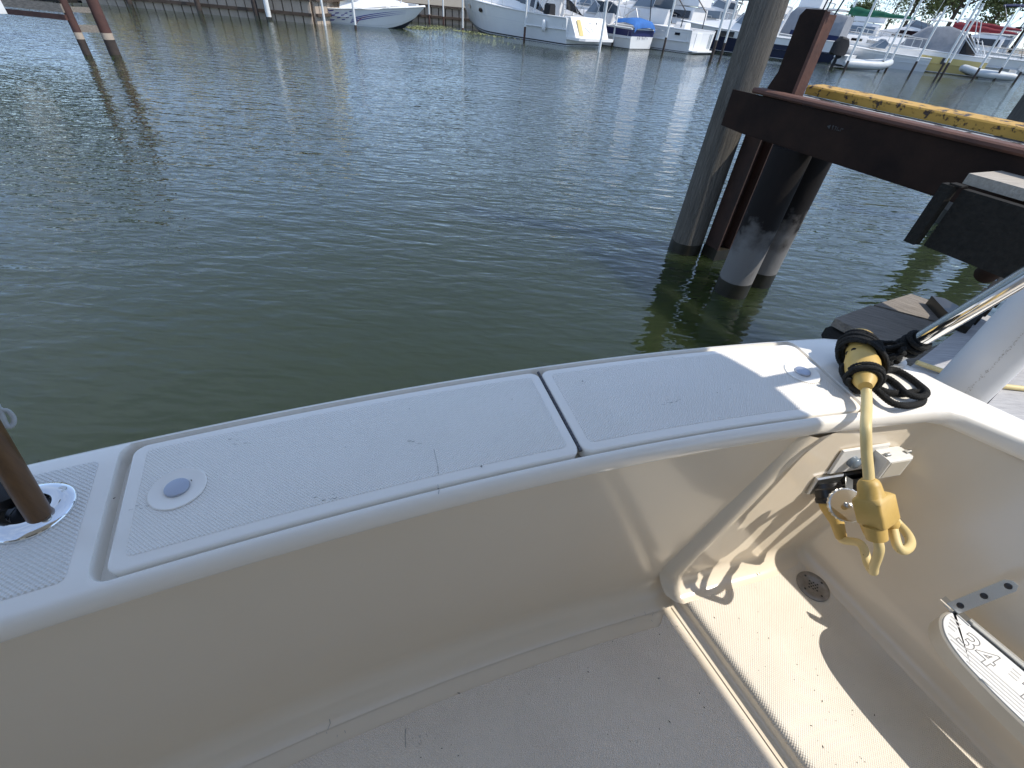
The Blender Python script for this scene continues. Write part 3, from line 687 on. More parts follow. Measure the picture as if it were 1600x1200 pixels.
m.loft([rr_ring(-.014,.0135,.0135,.013), rr_ring(-.008,.020,.020,.019), rr_ring(.0,.023,.023,.022), rr_ring(.026,.027,.026,.025), rr_ring(.030,.032,.027,.012,.005), rr_ring(.035,.036,.030,.007,.006), rr_ring(LY*.70,.036,.030,.007,.008), rr_ring(LY*.76,.033,.027,.010,.009)], True, True)
yb = m.build('splitter', M['yellow_rubber'], cord, world=True, smooth=35)
m = MB(); m.loft([[yp(LY*.30,-.020+.018,-.0305),yp(LY*.30,.030,-.0305),yp(LY*.66,.032,-.0305),yp(LY*.66,.0,-.0305)],[yp(LY*.30,.0,-.0312),yp(LY*.30,.028,-.0312),yp(LY*.66,.030,-.0312),yp(LY*.66,.002,-.0312)]], True, True); m.build('moulded_label', M['yellow_rubber'], yb, world=True, smooth=0)
m = MB(); m.lathe(yp(LY*.74,-.010,0), yax, [(0,.024),(.035,.022),(.037,.018)], 20); m.build('splitter_neck', M['yellow_rubber'], yb, world=True, smooth=40)
m = MB(); m.lathe(yp(LY*.70,.034,0), (yax*.8+side*.5).normalized(), [(0,.019),(.038,.0175),(.040,.014)], 20); m.build('splitter_neck', M['yellow_rubber'], yb, world=True, smooth=40)
e1 = yp(LY*.74+.035,-.010,0)
i1 = pl(-.062,-.052,.004)+ax1*.154; i2 = pl(.032,-.052,.004)+ax1*.154
m = MB(); m.tube([e1-yax*.02, e1, e1+yax*.03, pxd(1366,884,1.475), pxd(1364,893,1.5), pxd(1356,880,1.53), pxd(1345,850,1.55), i1, i1-ax1*.03], .0105, 14, smooth=5); m.build('pigtail', M['yellow_cord'], cord, world=True, smooth=60)
e2 = yp(LY*.70,.034,0)+(yax*.8+side*.5).normalized()*.038
m = MB(); m.tube([e2-(yax*.8+side*.5).normalized()*.02, e2, pxd(1402,852,1.44), pxd(1412,860,1.455), pxd(1422,852,1.49), pxd(1420,838,1.515), pxd(1405,820,1.54), pxd(1385,805,1.53), i2, i2-ax1*.03], .0105, 14, smooth=5); m.build('pigtail', M['yellow_cord'], cord, world=True, smooth=60)

# black rope lashing
rope = empty('black_rope', tuple(px(1385,580,G)), label='black braided rope lashing the yellow coupling to the steel leg, loose loops beside', cat='rope')
ux = ad.cross(Vector((0,0,1))).normalized(); uz = ux.cross(ad).normalized()
def rope_tube(mb_, pts, r, seg=10, smooth=0, closed=False):
    pts = [Vector(p) for p in pts]; pts, _ = catmull(pts, 6, None, closed)
    out = [pts[0]]                                   # even spacing, every other ring a little thicker: the braid
    for p in pts[1:]:
        while (p-out[-1]).length > .0032: out.append(out[-1]+(p-out[-1]).normalized()*.0032)
    mb_.tube(out, [r*(1.07 if k % 2 else .93) for k in range(len(out))], seg, closed=closed and len(out) > 6)
def wrap(h0, h1, turns, r, tilt, ph=0):
    pts = []; n = int(turns*14)
    for k in range(n+1):
        a = 2*math.pi*turns*k/n+ph; t = k/n
        pts.append(ca+ad*(lerp(h0, h1, t)+tilt*math.cos(a))+ux*(r*math.cos(a))+uz*(r*math.sin(a)*.95))
    return pts
RR = .0064
lash = MB()
for (h0,h1,tn,r_,tl_,ph_) in ((.034,.090,5.0,.0415,-.014,.3),(.056,.104,3.0,.049,-.026,1.4),(.088,.118,1.6,.052,-.036,2.4)):
    rope_tube(lash, wrap(h0,h1,tn,r_,tl_,ph_), .0054, 9)
rope_tube(lash, wrap(LC-.058,LC-.024,3.0,.033,.003), .0056, 9); rope_tube(lash, wrap(LC-.05,LC-.026,1.6,.040,.008,1.), .0056, 9)
lash.build('lashing', M['rope'], rope, world=True, smooth=60)
kn = MB(); kc = px(1384,549,G+.05)
for k in range(14):
    a = k*1.7; v = Vector((math.cos(a), math.sin(a)*.8, .3*math.sin(a*1.7)))*.026
    w = Vector((-math.sin(a), math.cos(a), .8*math.cos(a*1.3))).normalized()*.032
    rope_tube(kn, [kc+v-w, kc+v*1.4-w*.3, kc+v*1.5+w*.3, kc+v*.8+w], RR*1.05, 9, smooth=3)
for k in range(3):
    c = rb.lerp(rt, .035+.013*k); dd = (rt-rb).normalized(); u = dd.cross(Vector((0,0,1))).normalized(); w = dd.cross(u)
    rope_tube(kn, [c+(u*math.cos(2*math.pi*j/16)+w*math.sin(2*math.pi*j/16))*.027 for j in range(16)], RR, 8, closed=True)
rope_tube(kn, [ca+ad*.07-ux*.03+uz*.035, px(1372,540,G+.07), kc+Vector((0,0,.01)), rb.lerp(rt,.05)+Vector((-.02,.0,0))], RR, 9, smooth=5)
rope_tube(kn, [ca+ad*.11+ux*.03+uz*.02, px(1372,560,G+.05), kc, rb.lerp(rt,.03)+Vector((-.02,-.01,0))], RR, 9, smooth=5)
rope_tube(kn, [ca+ad*.10+ux*.034, px(1370,572,G+.03), px(1372,590,G+.02), cb-ad*.03+uz*.025], RR, 9, smooth=5)
rope_tube(kn, [ca+ad*.09-ux*.04, px(1319,570,G+.04), px(1318,588,G+.02), px(1330,600,G+.014), px(1345,604,G+.02)], RR, 9, smooth=5)
rope_tube(kn, [ca+ad*.09-ux*.035+uz*.01, px(1322,580,G+.02), px(1326,598,G+.010), px(1338,612,G+.010), px(1362,606,G+.012), px(1375,596,G+.012)], RR, 9, smooth=5)
kn.build('knot', M['rope'], rope, world=True, smooth=60)
zl = G+.009
for L in ([(1362,600),(1372,592),(1380,582),(1388,578),(1402,579),(1420,589),(1438,603),(1447,612),(1445,618),(1434,620),(1415,614),(1400,600),(1385,590),(1377,592),(1368,602)],
          [(1368,604),(1385,612),(1410,615),(1430,612),(1440,616),(1442,625),(1436,631),(1415,634),(1395,630),(1380,619),(1366,606)]):
    m = MB(); rope_tube(m, [px(x, y, zl+(.011 if (i in (7,8,9,10)) else 0)) for i, (x, y) in enumerate(L)], .0085, 10, smooth=5); m.build('loose_loop', M['rope'], rope, world=True, smooth=60)

# scuffs and hairline marks
def scuff(pts, z, w, name='scuff_mark'):
    m = MB(); P = [px(x, y, z) for x, y in pts]
    for a, b in zip(P, P[1:]):
        d = (b-a).normalized(); e = Vector((-d.y, d.x, 0))*w*random.uniform(.5,1.2); m.add([a-e, a+e, b+e*.8, b-e*.8], [(0,1,2,3)])
    m.build(name, M['scuff'], boat, smooth=0)
M['scuff'] = mat('scuff', (.36,.345,.325), .8)
zs_ = G+.0012
scuff([(678,702),(681,715),(684,728),(685,741)], zs_, .0007); scuff([(684,757),(686,766),(685,772)], zs_, .0009); scuff([(752,726),(753,731)], zs_, .001)
for (cx_, cy2, n_) in ((372,691,7),(508,778,6),(215,794,5),(1045,628,8),(640,690,5)):
    for k in range(n_):
        x0_, y0_ = cx_+random.gauss(0,9), cy2+random.gauss(0,2.5); scuff([(x0_,y0_),(x0_+random.uniform(3,7),y0_-random.uniform(.5,2.2))], zs_, .0005)
zf = FLOOR+.0028
scuff([(456,1121),(456,1133),(455,1141)], zf, .0011); scuff([(514,1119),(516,1130),(512,1140)], zf, .0012); scuff([(634,1138),(633,1150),(634,1168)], zf, .0010)
for (cx_, cy2, n_) in ((655,1153,6),(1005,960,6),(512,1140,4)):
    for k in range(n_):
        x0_, y0_ = cx_+random.gauss(0,10), cy2+random.gauss(0,5); scuff([(x0_,y0_),(x0_+random.uniform(-2,3),y0_+random.uniform(2,6))], zf, .0006)
# crumbs of leaf and scuffs lying in the cockpit and on deck
m = MB()
def crumb(p, s, z):
    a = random.random()*6.28; L = s*random.uniform(.6, 2.2); w = s*random.uniform(.4, .8)
    d = Vector((math.cos(a), math.sin(a), 0)); e = Vector((-d.y, d.x, 0)); c = Vector((p[0], p[1], z))
    m.add([c-d*L-e*w*.3, c-d*L*.2-e*w, c+d*L+e*w*.2, c+d*L*.1+e*w, c+Vector((0,0,s*.8))], [(0,1,4),(1,2,4),(2,3,4),(3,0,4),(0,3,2,1)])
for k in range(150):
    s, d = random.uniform(-.9, .62), random.uniform(-.75, -.13); p = T(s, d)
    if (p-LA).dot(LN) > .03: crumb(p, random.choice((.0008,.001,.0012,.0016,.0026)), FLOOR+.002)
for k in range(70):
    p = LA+LD*random.uniform(.02,.62)-LN*random.betavariate(1.6,1.6)*.30; crumb(p, random.choice((.0008,.001,.0013,.002)), LEDGE+.001)
for k in range(14):
    p = px(1176+random.gauss(0,7), 893+random.gauss(0,4), LEDGE+.003); crumb(p, random.choice((.0012,.002,.003)), LEDGE+.004)
for x, y, s in ((910,597,.003),(1120,615,.0018),(1140,609,.0012),(1188,548,.0012),(752,730,.0018),(685,765,.0015),(300,752,.002),(180,780,.0018),(1050,560,.0012),(540,700,.001),(62,722,.0016),(640,640,.001),(800,625,.0012)):
    p = px(x, y, G); crumb(p, s, G+.003)
tag(m.build('debris', M['debris'], smooth=0), 'tiny dark leaf crumbs scattered over the cockpit floor and step', 'debris', kind='stuff')

# ------------------------------------------------------------------ pilings, steel lift frame, docks on the right
DB = Vector((.44296801, -.89653742, 0)); NBD = Vector((.89653742, .44296801, 0))   # along / across the finger pier
def ac(a, c, z): return DB*a+NBD*c+Vector((0,0,z))
def piling(name, x, y, r0, r1, h, m_up, label, cat='piling', group=None, wet=.16, lean=(0,0), seed=0, seg=26):
    root = empty(name, (x, y, 0), label=label, cat=cat, group=group); rnd = random.Random(seed)
    def ring(z, r):
        return [(math.cos(2*math.pi*k/seg)*r*(1+.035*math.sin(3*k*2*math.pi/seg+seed+z*.8)+.02*math.sin(7*k*2*math.pi/seg+z*2.2))+lean[0]*z,
                 math.sin(2*math.pi*k/seg)*r*(1+.035*math.sin(3*k*2*math.pi/seg+seed+z*.8)+.02*math.sin(7*k*2*math.pi/seg+z*2.2))+lean[1]*z, z) for k in range(seg)]
    n = 14; m = MB(); m.loft([ring(lerp(wet, h, k/n), lerp(r0, r1, k/n)) for k in range(n+1)], True, True); m.build('shaft', m_up, root, smooth=60)
    m = MB(); m.loft([ring(-1.5, r0*1.02), ring(-.2, r0*1.02), ring(.05, r0*1.015), ring(wet, r0*1.008)], True, True); m.build('wet_foot', M['wet_wood'], root, smooth=60)
    return root
piling('mooring_piling', 1.575, 4.31, .148, .118, 3.4, M['piling_tan'], 'thick weathered wooden piling in front of the rusty steel frame', seed=2, wet=.10)
pr = px(1486,350,0)
piling('mooring_piling', pr.x, pr.y, .17, .15, 1.95, M['piling'], 'grey weathered piling at the right edge behind the yellow beam', seed=5)
pr = px(1562,384,0)
piling('mooring_piling', pr.x, pr.y, .16, .15, 1.2, M['piling'], 'dark piling under the pier boards behind the fascia', seed=9)

lift = empty('steel_lift_frame', (1.8, 3.6, 0), label='rusty steel boat lift frame with long dark beam and peeling yellow rail', cat='steel frame')
aL = pxn(1135,170,(1.72,3.45,0),NBD).dot(DB)
m = MB()
z0, z1 = 1.118, 1.372
m.add([ac(aL,3.07,z0+.012),ac(aL+.22,3.07,z0),ac(-.5,3.07,z0+.004),ac(-.5,3.07,z1),ac(aL,3.07,z1-.008),
       ac(aL,3.085,z0+.012),ac(aL+.22,3.085,z0),ac(-.5,3.085,z0+.004),ac(-.5,3.085,z1),ac(aL,3.085,z1-.008)],
      [(0,1,2,3,4),(9,8,7,6,5),(0,5,6,1),(1,6,7,2),(2,7,8,3),(3,8,9,4),(4,9,5,0)])
web = m.build('beam_web', M['rust_dark'], lift, world=True, smooth=0)
m = MB(); a1 = aL+.20
m.loft([[ac(a,3.055+o,1.372+z) for o, z in ((0,.0),(-.008,.010),(-.006,.024),(.006,.032),(.09,.032),(.095,.02),(.095,.004),(.02,-.004))] for a in (a1,a1+.8,a1+1.5,-.5)], True, True)
m.build('beam_flange', M['rust_red'], lift, world=True, smooth=30)
m = MB(); m.bar(ac(aL+.22,3.12,z0+.006), ac(-.5,3.12,z0+.006), .10, .012); m.build('bottom_flange', M['rust_dark'], lift, world=True, smooth=0)
# stencilled marks, too worn to read
m = MB(); am = pxn(1293,197,(1.72,3.45,0),NBD).dot(DB); zm = pxn(1293,197,(1.72,3.45,0),NBD).z
m.add([ac(am,3.066,zm),ac(am+.022,3.066,zm+.012),ac(am+.022,3.066,zm-.012)], [(0,1,2)])
for k, (o, w, h, dz) in enumerate(((.034,.010,.012,.006),(.040,.004,.022,0),(.052,.012,.006,.008),(.058,.004,.020,0),(.070,.004,.02,0),(.078,.012,.005,-.006),(.094,.004,.018,0),(.10,.010,.005,.006))):
    m.add([ac(am+o,3.066,zm-h/2+dz),ac(am+o+w,3.066,zm-h/2+dz),ac(am+o+w,3.066,zm+h/2+dz),ac(am+o,3.066,zm+h/2+dz)], [(0,1,2,3)])
m.build('worn_stencil', M['paint_marks'], web, world=True, smooth=0)
# upright above the beam: flared plate with a rusty end face
cu = 3.20; up = (DB*0+NBD*cu)
rg = pxn(1239,148,up,NBD).dot(DB); fl_ = pxn(1196,142,up,NBD).dot(DB); tl = pxn(1243,28,up,NBD); tlz = pxn(1268,14,up,NBD).z
lf = pxn(1228,80,up,NBD).dot(DB)
face = [(fl_-.03,1.36),(fl_,1.392),(lf,1.50),(lf,tlz-.035),(lf+.03,tlz),(rg-.012,tlz),(rg,tlz-.012),(rg,1.36)]
m = MB(); m.loft([[ac(a,cu,z) for a,z in face],[ac(a,cu+.012,z) for a,z in face]], True, True); m.build('upright_plate', M['rust_dark'], lift, world=True, smooth=0)
m = MB(); m.bar(ac(rg+.002,cu+.006,1.36), ac(rg+.002,cu+.006,tlz-.006), .024, .02, up=tuple(NBD)); m.bar(ac(rg+.0,cu+.052,1.36), ac(rg+.0,cu+.052,tlz-.02), .014, .08, up=tuple(NBD)); m.build('upright_flange', M['rust_red'], lift, world=True, smooth=0)
for dx, ex in ((-.03,.07),(.0,.05),(.07,.22)):
    m = MB(); m.tube([ac(rg-.04+dx,cu+.04,tlz-.02), ac(rg-.04+dx+ex,cu+.10,tlz+.9)], .005, 8); m.build('cable', M['dark_metal'], lift, world=True)
# second channel with peeling yellow paint
cy_ = 3.50; ya = pxn(1260,150,NBD*cy_,NBD).dot(DB)
m = MB(); m.loft([[ac(a,cy_+o,1.385+z) for o, z in ((-.03,-.002),(-.034,.044),(-.027,.053),(.12,.061),(.12,0))] for a in (ya,ya+.6,ya+1.2,-.5)], True, True); m.build('yellow_rail', M['peel'], lift, world=True, smooth=0)
m = MB(); m.bar(ac(ya-.02,cy_-.05,1.352), ac(-.5,cy_-.05,1.352), .10, .05); m.build('grey_rail', M['peel_white'], lift, world=True, smooth=0)
m = MB(); m.bar(ac(ya,cy_+.05,1.23), ac(-.5,cy_+.05,1.23), .05, .22); m.build('rear_channel', M['rust'], lift, world=True, smooth=0)
m = MB(); m.bar(ac(rg-.1,3.09,1.29), ac(rg-.1,3.5,1.29), .10, .16); m.build('cross_tie', M['rust_dark'], lift, world=True, smooth=0)
# legs
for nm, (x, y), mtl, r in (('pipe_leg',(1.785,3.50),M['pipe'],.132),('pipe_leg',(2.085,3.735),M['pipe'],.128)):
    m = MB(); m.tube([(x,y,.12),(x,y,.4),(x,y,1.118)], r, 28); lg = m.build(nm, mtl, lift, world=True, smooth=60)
    m = MB(); m.tube([(x,y,-1.2),(x,y,.0),(x,y,.125)], r*1.01, 28); m.build('wet_foot', M['wet_wood'], lg, world=True, smooth=60)
m = MB(); rz = math.atan2(DB.y, DB.x)
for o in (-.075,.075): m.box(Vector((1.85,4.22,.5))+NBD*o, (.17,.014,1.24), rz=rz)
m.box((1.85,4.22,.5), (.012,.15,1.24), rz=rz); m.build('beam_leg', M['rust'], lift, world=True, smooth=0)
m = MB(); m.box((1.85,4.22,-.45), (.178,.175,1.1), rz=rz); m.build('wet_foot', M['wet_wood'], lift, world=True, smooth=0)

# main pier: pale deck boards over dark fascia
pier = empty('wooden_pier', (2.2, 2.2, 0), label='weathered wooden pier with dark fascia board at the right edge', cat='pier')
c0 = px(1512,270,1.30); A0, C0 = c0.dot(DB), c0.dot(NBD)
bw = px(1583,302,1.30).dot(DB)-A0
for k in range(3):
    m = MB(); m.bar(ac(A0+bw*(k+.5),C0+.0+random.uniform(-.008,.008),1.278), ac(A0+bw*(k+.5),C0+.8,1.278), bw-.012, .044); m.build('deck_board', M['plank_pale'], pier, world=True, smooth=0)
ff = px(1486,288,1.262); fa, fc = ff.dot(DB), ff.dot(NBD)
m = MB(); m.bar(ac(fa+.05,fc+.03,1.125), ac(fa+.75,fc+.03,1.125), .045, .262); m.build('fascia_board', M['plank_dark'], pier, world=True, smooth=0)
m = MB(); m.bar(ac(fa,fc,1.262), ac(fa,fc,.99), .05, .05, up=tuple(NBD)); m.bar(ac(fa,fc+.01,1.266), ac(fa+.05,fc+.01,1.266), .05, .006); m.build('corner_block', M['plank_dark'], pier, world=True, smooth=0)
m = MB(); m.tube([px(1541,428,.85), px(1575,405,.98), px(1620,365,1.16)], .05, 16); m.build('brace_pipe', M['rust_dark'], pier, world=True, smooth=60)

# low finger dock beside the boat
NS = Vector((.788, .6157, 0))
def sc(a, c, z): return SD*a+NS*c+Vector((0,0,z))
dock = empty('low_finger_dock', (2.2, 1.4, 0), label='low grey finger dock beside the white post', cat='dock')
for k in range(15):
    a = -.16+k*.148
    m = MB(); m.bar(sc(a,2.42+random.uniform(-.01,.01),.58+random.uniform(-.003,.003)), sc(a,3.5,.58), .140, .036); m.build('deck_board', M['dock_board'], dock, world=True, smooth=0)
m = MB(); m.bar(sc(-.24,2.46,.50), sc(2.0,2.46,.50), .05, .14); m.build('stringer', M['plank_dark'], dock, world=True, smooth=0)
m = MB(); m.bar(sc(-.2,2.46,.48), sc(-.2,3.5,.48), .05, .14); m.build('stringer', M['plank_dark'], dock, world=True, smooth=0)
for c in (2.6, 3.3):
    m = MB(); m.tube([sc(.0,c,-1), sc(.0,c,.5)], .09, 16); m.build('post', M['wet_wood'], dock, world=True, smooth=60)
# loose planks at the dock's end
def plank(pts, z, th, mtl, label, zs=None):
    P = [px(x, y, z) for x, y in pts]
    o = sum(P, Vector())/len(P)
    d = (P[2]-P[1]); rz = math.atan2(d.y, d.x); Mi = Matrix.Rotation(-rz, 3, 'Z')
    m = MB(); m.prism([tuple((Mi @ (p-o)).xy) for p in P], -th, 0)
    ob = m.build('loose_plank', mtl, None, smooth=0); ob.location = o; ob.rotation_euler = (0, 0, rz)
    return tag(ob, label, 'plank', 'loose planks off the dock end')
plank([(1305,497),(1360,477),(1475,507),(1440,552),(1372,532)], .50, .05, M['plank'], 'wide grey plank with sunlit streak beside the steel leg')
plank([(1366,476),(1424,459),(1500,486),(1476,505)], .46, .045, M['plank'], 'darker grey plank lying just beyond the streaked one')
plank([(1412,558),(1528,516),(1572,520),(1560,540),(1436,576)], .57, .045, M['plank'], 'sunlit grey plank between the steel leg and the white post')
plank([(1290,512),(1330,500),(1372,536),(1352,560),(1300,548)], .43, .05, M['plank_dark'], 'dark plank under the wide streaked plank by the yellow coupling')
plank([(1456,462),(1476,466),(1520,490),(1492,500)], .52, .12, M['wet_wood'], 'black timber stub standing behind the steel leg')
m = MB()
for k in range(4):
    p = px(1500+k*16, 512-k*13, .62); q = px(1532+k*14, 470-k*12, .66)
    m.bar(p, q, .07, .04)
tag(m.build('timber_offcuts', M['plank_dark'], smooth=0), 'dark heap of timber offcuts behind the steel leg', 'timber')
# yellow cord running along the dock
m = MB(); m.tube([px(1432,566,.62), px(1470,579,.615), px(1530,597,.612), px(1600,607,.612), px(1680,612,.612)], .0115, 12, smooth=5)
tag(m.build('power_cable', M['yellow_cord'], smooth=60), 'yellow cord lying across the low dock behind the white post', 'power cord')

# white sleeved post
wp = pxn(1502,608,(.79*1.73,.6*1.73,0),(.79,.6,0))
post = empty('dock_post', (wp.x, wp.y, 0), label='thick white vinyl sleeved post beside the gunwale', cat='post')
m = MB(); m.tube([(0,0,-1),(0,0,.6),(0,0,1.5),(0,0,3.2)], .066, 40); m.build('sleeve', M['vinyl'], post, smooth=60)
m = MB(); a0 = math.atan2(-wp.y, -wp.x)+.18
rs = random.Random(3)
for k in range(700):
    z = .7+rs.random()*1.0; a = a0+rs.gauss(0,.03)+.08*math.sin(z*3.1)+.03*math.sin(z*13); w = rs.uniform(.010,.035)*rs.random(); h = rs.uniform(.001,.0045)
    m.add([(math.cos(b)*.0664, math.sin(b)*.0664, zz) for b, zz in ((a,z),(a+w,z+h*.2),(a+w*1.1,z+h),(a+w*.2,z+h*.8))], [(0,1,2,3)])
m.build('scuff_marks', M['stain'], post, smooth=0)

# ------------------------------------------------------------------ left pier
lp0, lp1 = px(-220,-6,.70), px(112,32,.66)
ld = (lp1-lp0); ld.z = 0; ld.normalize(); ln = Vector((-ld.y, ld.x, 0))
lpier = empty('boat_lift_pier', (-11, 13, 0), label='brown pier end with white banded posts at the upper left', cat='pier')
b0_ = px(106,31,.66)
for z, h, w, mt, nm in ((.70,.10,.08,M['pole_brown'],'lower_beam'),(.87,.16,.05,M['plank'],'fascia_board'),(.99,.05,.6,M['plank_dark'],'deck')):
    m = MB(); e = b0_.copy(); e.z = z; off = ln*(.28 if nm == 'deck' else 0)
    m.bar(e-ld*7+off, e+off, w, h); m.build(nm, mt, lpier, world=True, smooth=0)
for (x, y), r in (((-11.15,12.89),.085),((-10.77,13.3),.12),((-10.95,13.42),.05)):
    rt_ = MB(); rt_.tube([(x,y,.42),(x-.02,y,1.2),(x-.03,y,2.9)], r, 16); pp = rt_.build('post', M['pole_brown'], lpier, world=True, smooth=60)
    m = MB(); m.tube([(x,y,.30),(x,y,.43)], r*1.01, 16); m.build('worn_band', M['seawall'], pp, world=True, smooth=60)
    m = MB(); m.tube([(x,y,-1),(x,y,.31)], r*1.0, 16); m.build('wet_foot', M['pole_dark'], pp, world=True, smooth=60)
m = MB(); m.box((-11.30,12.95,1.05), (.16,.1,.5), rz=.4); m.build('white_guard', M['pole_white'], lpier, world=True, smooth=0)
for z_, h_ in ((.50,.14),(.85,.10)):
    m = MB(); m.bar((-11.1,12.95,z_), (-10.75,13.35,z_), .06, h_); m.build('cross_tie', M['plank'], lpier, world=True, smooth=0)
m = MB(); m.bar(px(0,6,.95), px(-60,4,.95), .25, .3); m.build('white_box', M['pole_white'], lpier, world=True, smooth=0)

# ------------------------------------------------------------------ far seawall and shore
wall = empty('seawall', (-20, 30, 0), label='tan panelled seawall with dark timber wale at the upper left', cat='seawall')
def panel_run(p, q, top, parent, mtl, w=.5):
    p, q = Vector((*p,0)), Vector((*q,0)); L = (q-p).length; n = int(L/w); d = (q-p)/n; nn = Vector((d.y,-d.x,0)).normalized()
    base = None
    for k in range(n):
        a = p+d*k; o = random.uniform(-.03,.03)
        if base is None:
            m = MB(); m.box((0,0,(top-1.2)/2), (w-.06,.12,top+1.2)); base = m.build('panel', mtl, parent, smooth=0); ob = base
        else:
            ob = base.copy(); COL.objects.link(ob)
        ob.parent = parent; ob.location = (a+d/2+nn*o) - parent.location; ob.rotation_euler = (0,0,math.atan2(d.y,d.x))
    m = MB(); m.bar(p+Vector((0,0,top*.40))+nn*.12, q+Vector((0,0,top*.40))+nn*.12, .14, .13); m.build('wale', M['seawall_dark'], parent, world=True, smooth=0)
    m = MB(); m.bar(p+Vector((0,0,top+.05))+nn*.0, q+Vector((0,0,top+.05))+nn*.0, .4, .1); m.build('cap', M['seawall_dark'], parent, world=True, smooth=0)
    m = MB(); m.bar(p-nn*.1+Vector((0,0,top/2-.6)), q-nn*.1+Vector((0,0,top/2-.6)), .04, top+1.1); m.build('backing', M['seawall_dark'], parent, world=True, smooth=0)
panel_run((-32,29.9), (-12.5,30.2), .95, wall, M['seawall'])
panel_run((-12.4,30.3), (-11.6,42.3), .95, wall, M['seawall'])
panel_run((-11.6,42.4), (16,47), .95, wall, M['seawall'])
m = MB(); m.prism([(-60,30.1),(-12.5,30.35),(-11.7,42.5),(16,47.2),(60,56),(200,80),(900,600),(-900,600)], -2, .93)
tag(m.build('shore', M['grass'], smooth=0), kind='structure')
for k, (x, y) in enumerate(((-22.0,29.6),(-18.3,29.6),(-15.3,29.7),(-14.6,29.6))):
    piling('seawall_piling', x, y, .13, .12, 1.9, M['pole_dark'] if k != 3 else M['pole_white'], ('dark piling against the seawall, leftmost of the dark ones','dark piling against the middle of the seawall','dark piling against the seawall nearest the speedboat','pale thin piling against the seawall next to the speedboat')[k], group='pilings along the seawall', seed=k, seg=12)
for k in range(5):
    x = -25.6+k*3.05; sh = empty('cream_shed', (x, 32.6, .93), label='small cream storage shed above the seawall, '+('leftmost of the five','second from the left','in the middle of the five','fourth from the left','rightmost, nearest the speedboat')[k], cat='shed', group='cream sheds above the seawall')
    m = MB(); m.box((0,0,1.25), (2.0,2.2,2.5)); m.build('wall', M['shed'], sh, smooth=0)
    m = MB(); m.add([(-1.15,-1.25,2.4),(1.15,-1.25,2.4),(1.15,1.25,2.4),(-1.15,1.25,2.4),(-1.15,0,3.1),(1.15,0,3.1)], [(0,1,5,4),(2,3,4,5),(1,2,5),(3,0,4),(0,3,2,1)]); m.build('roof', M['shed_roof'], sh, smooth=0)
    m = MB(); m.box((.2,-1.11,1.0), (.8,.04,2.0)); m.build('door', M['bright'], sh, smooth=0)

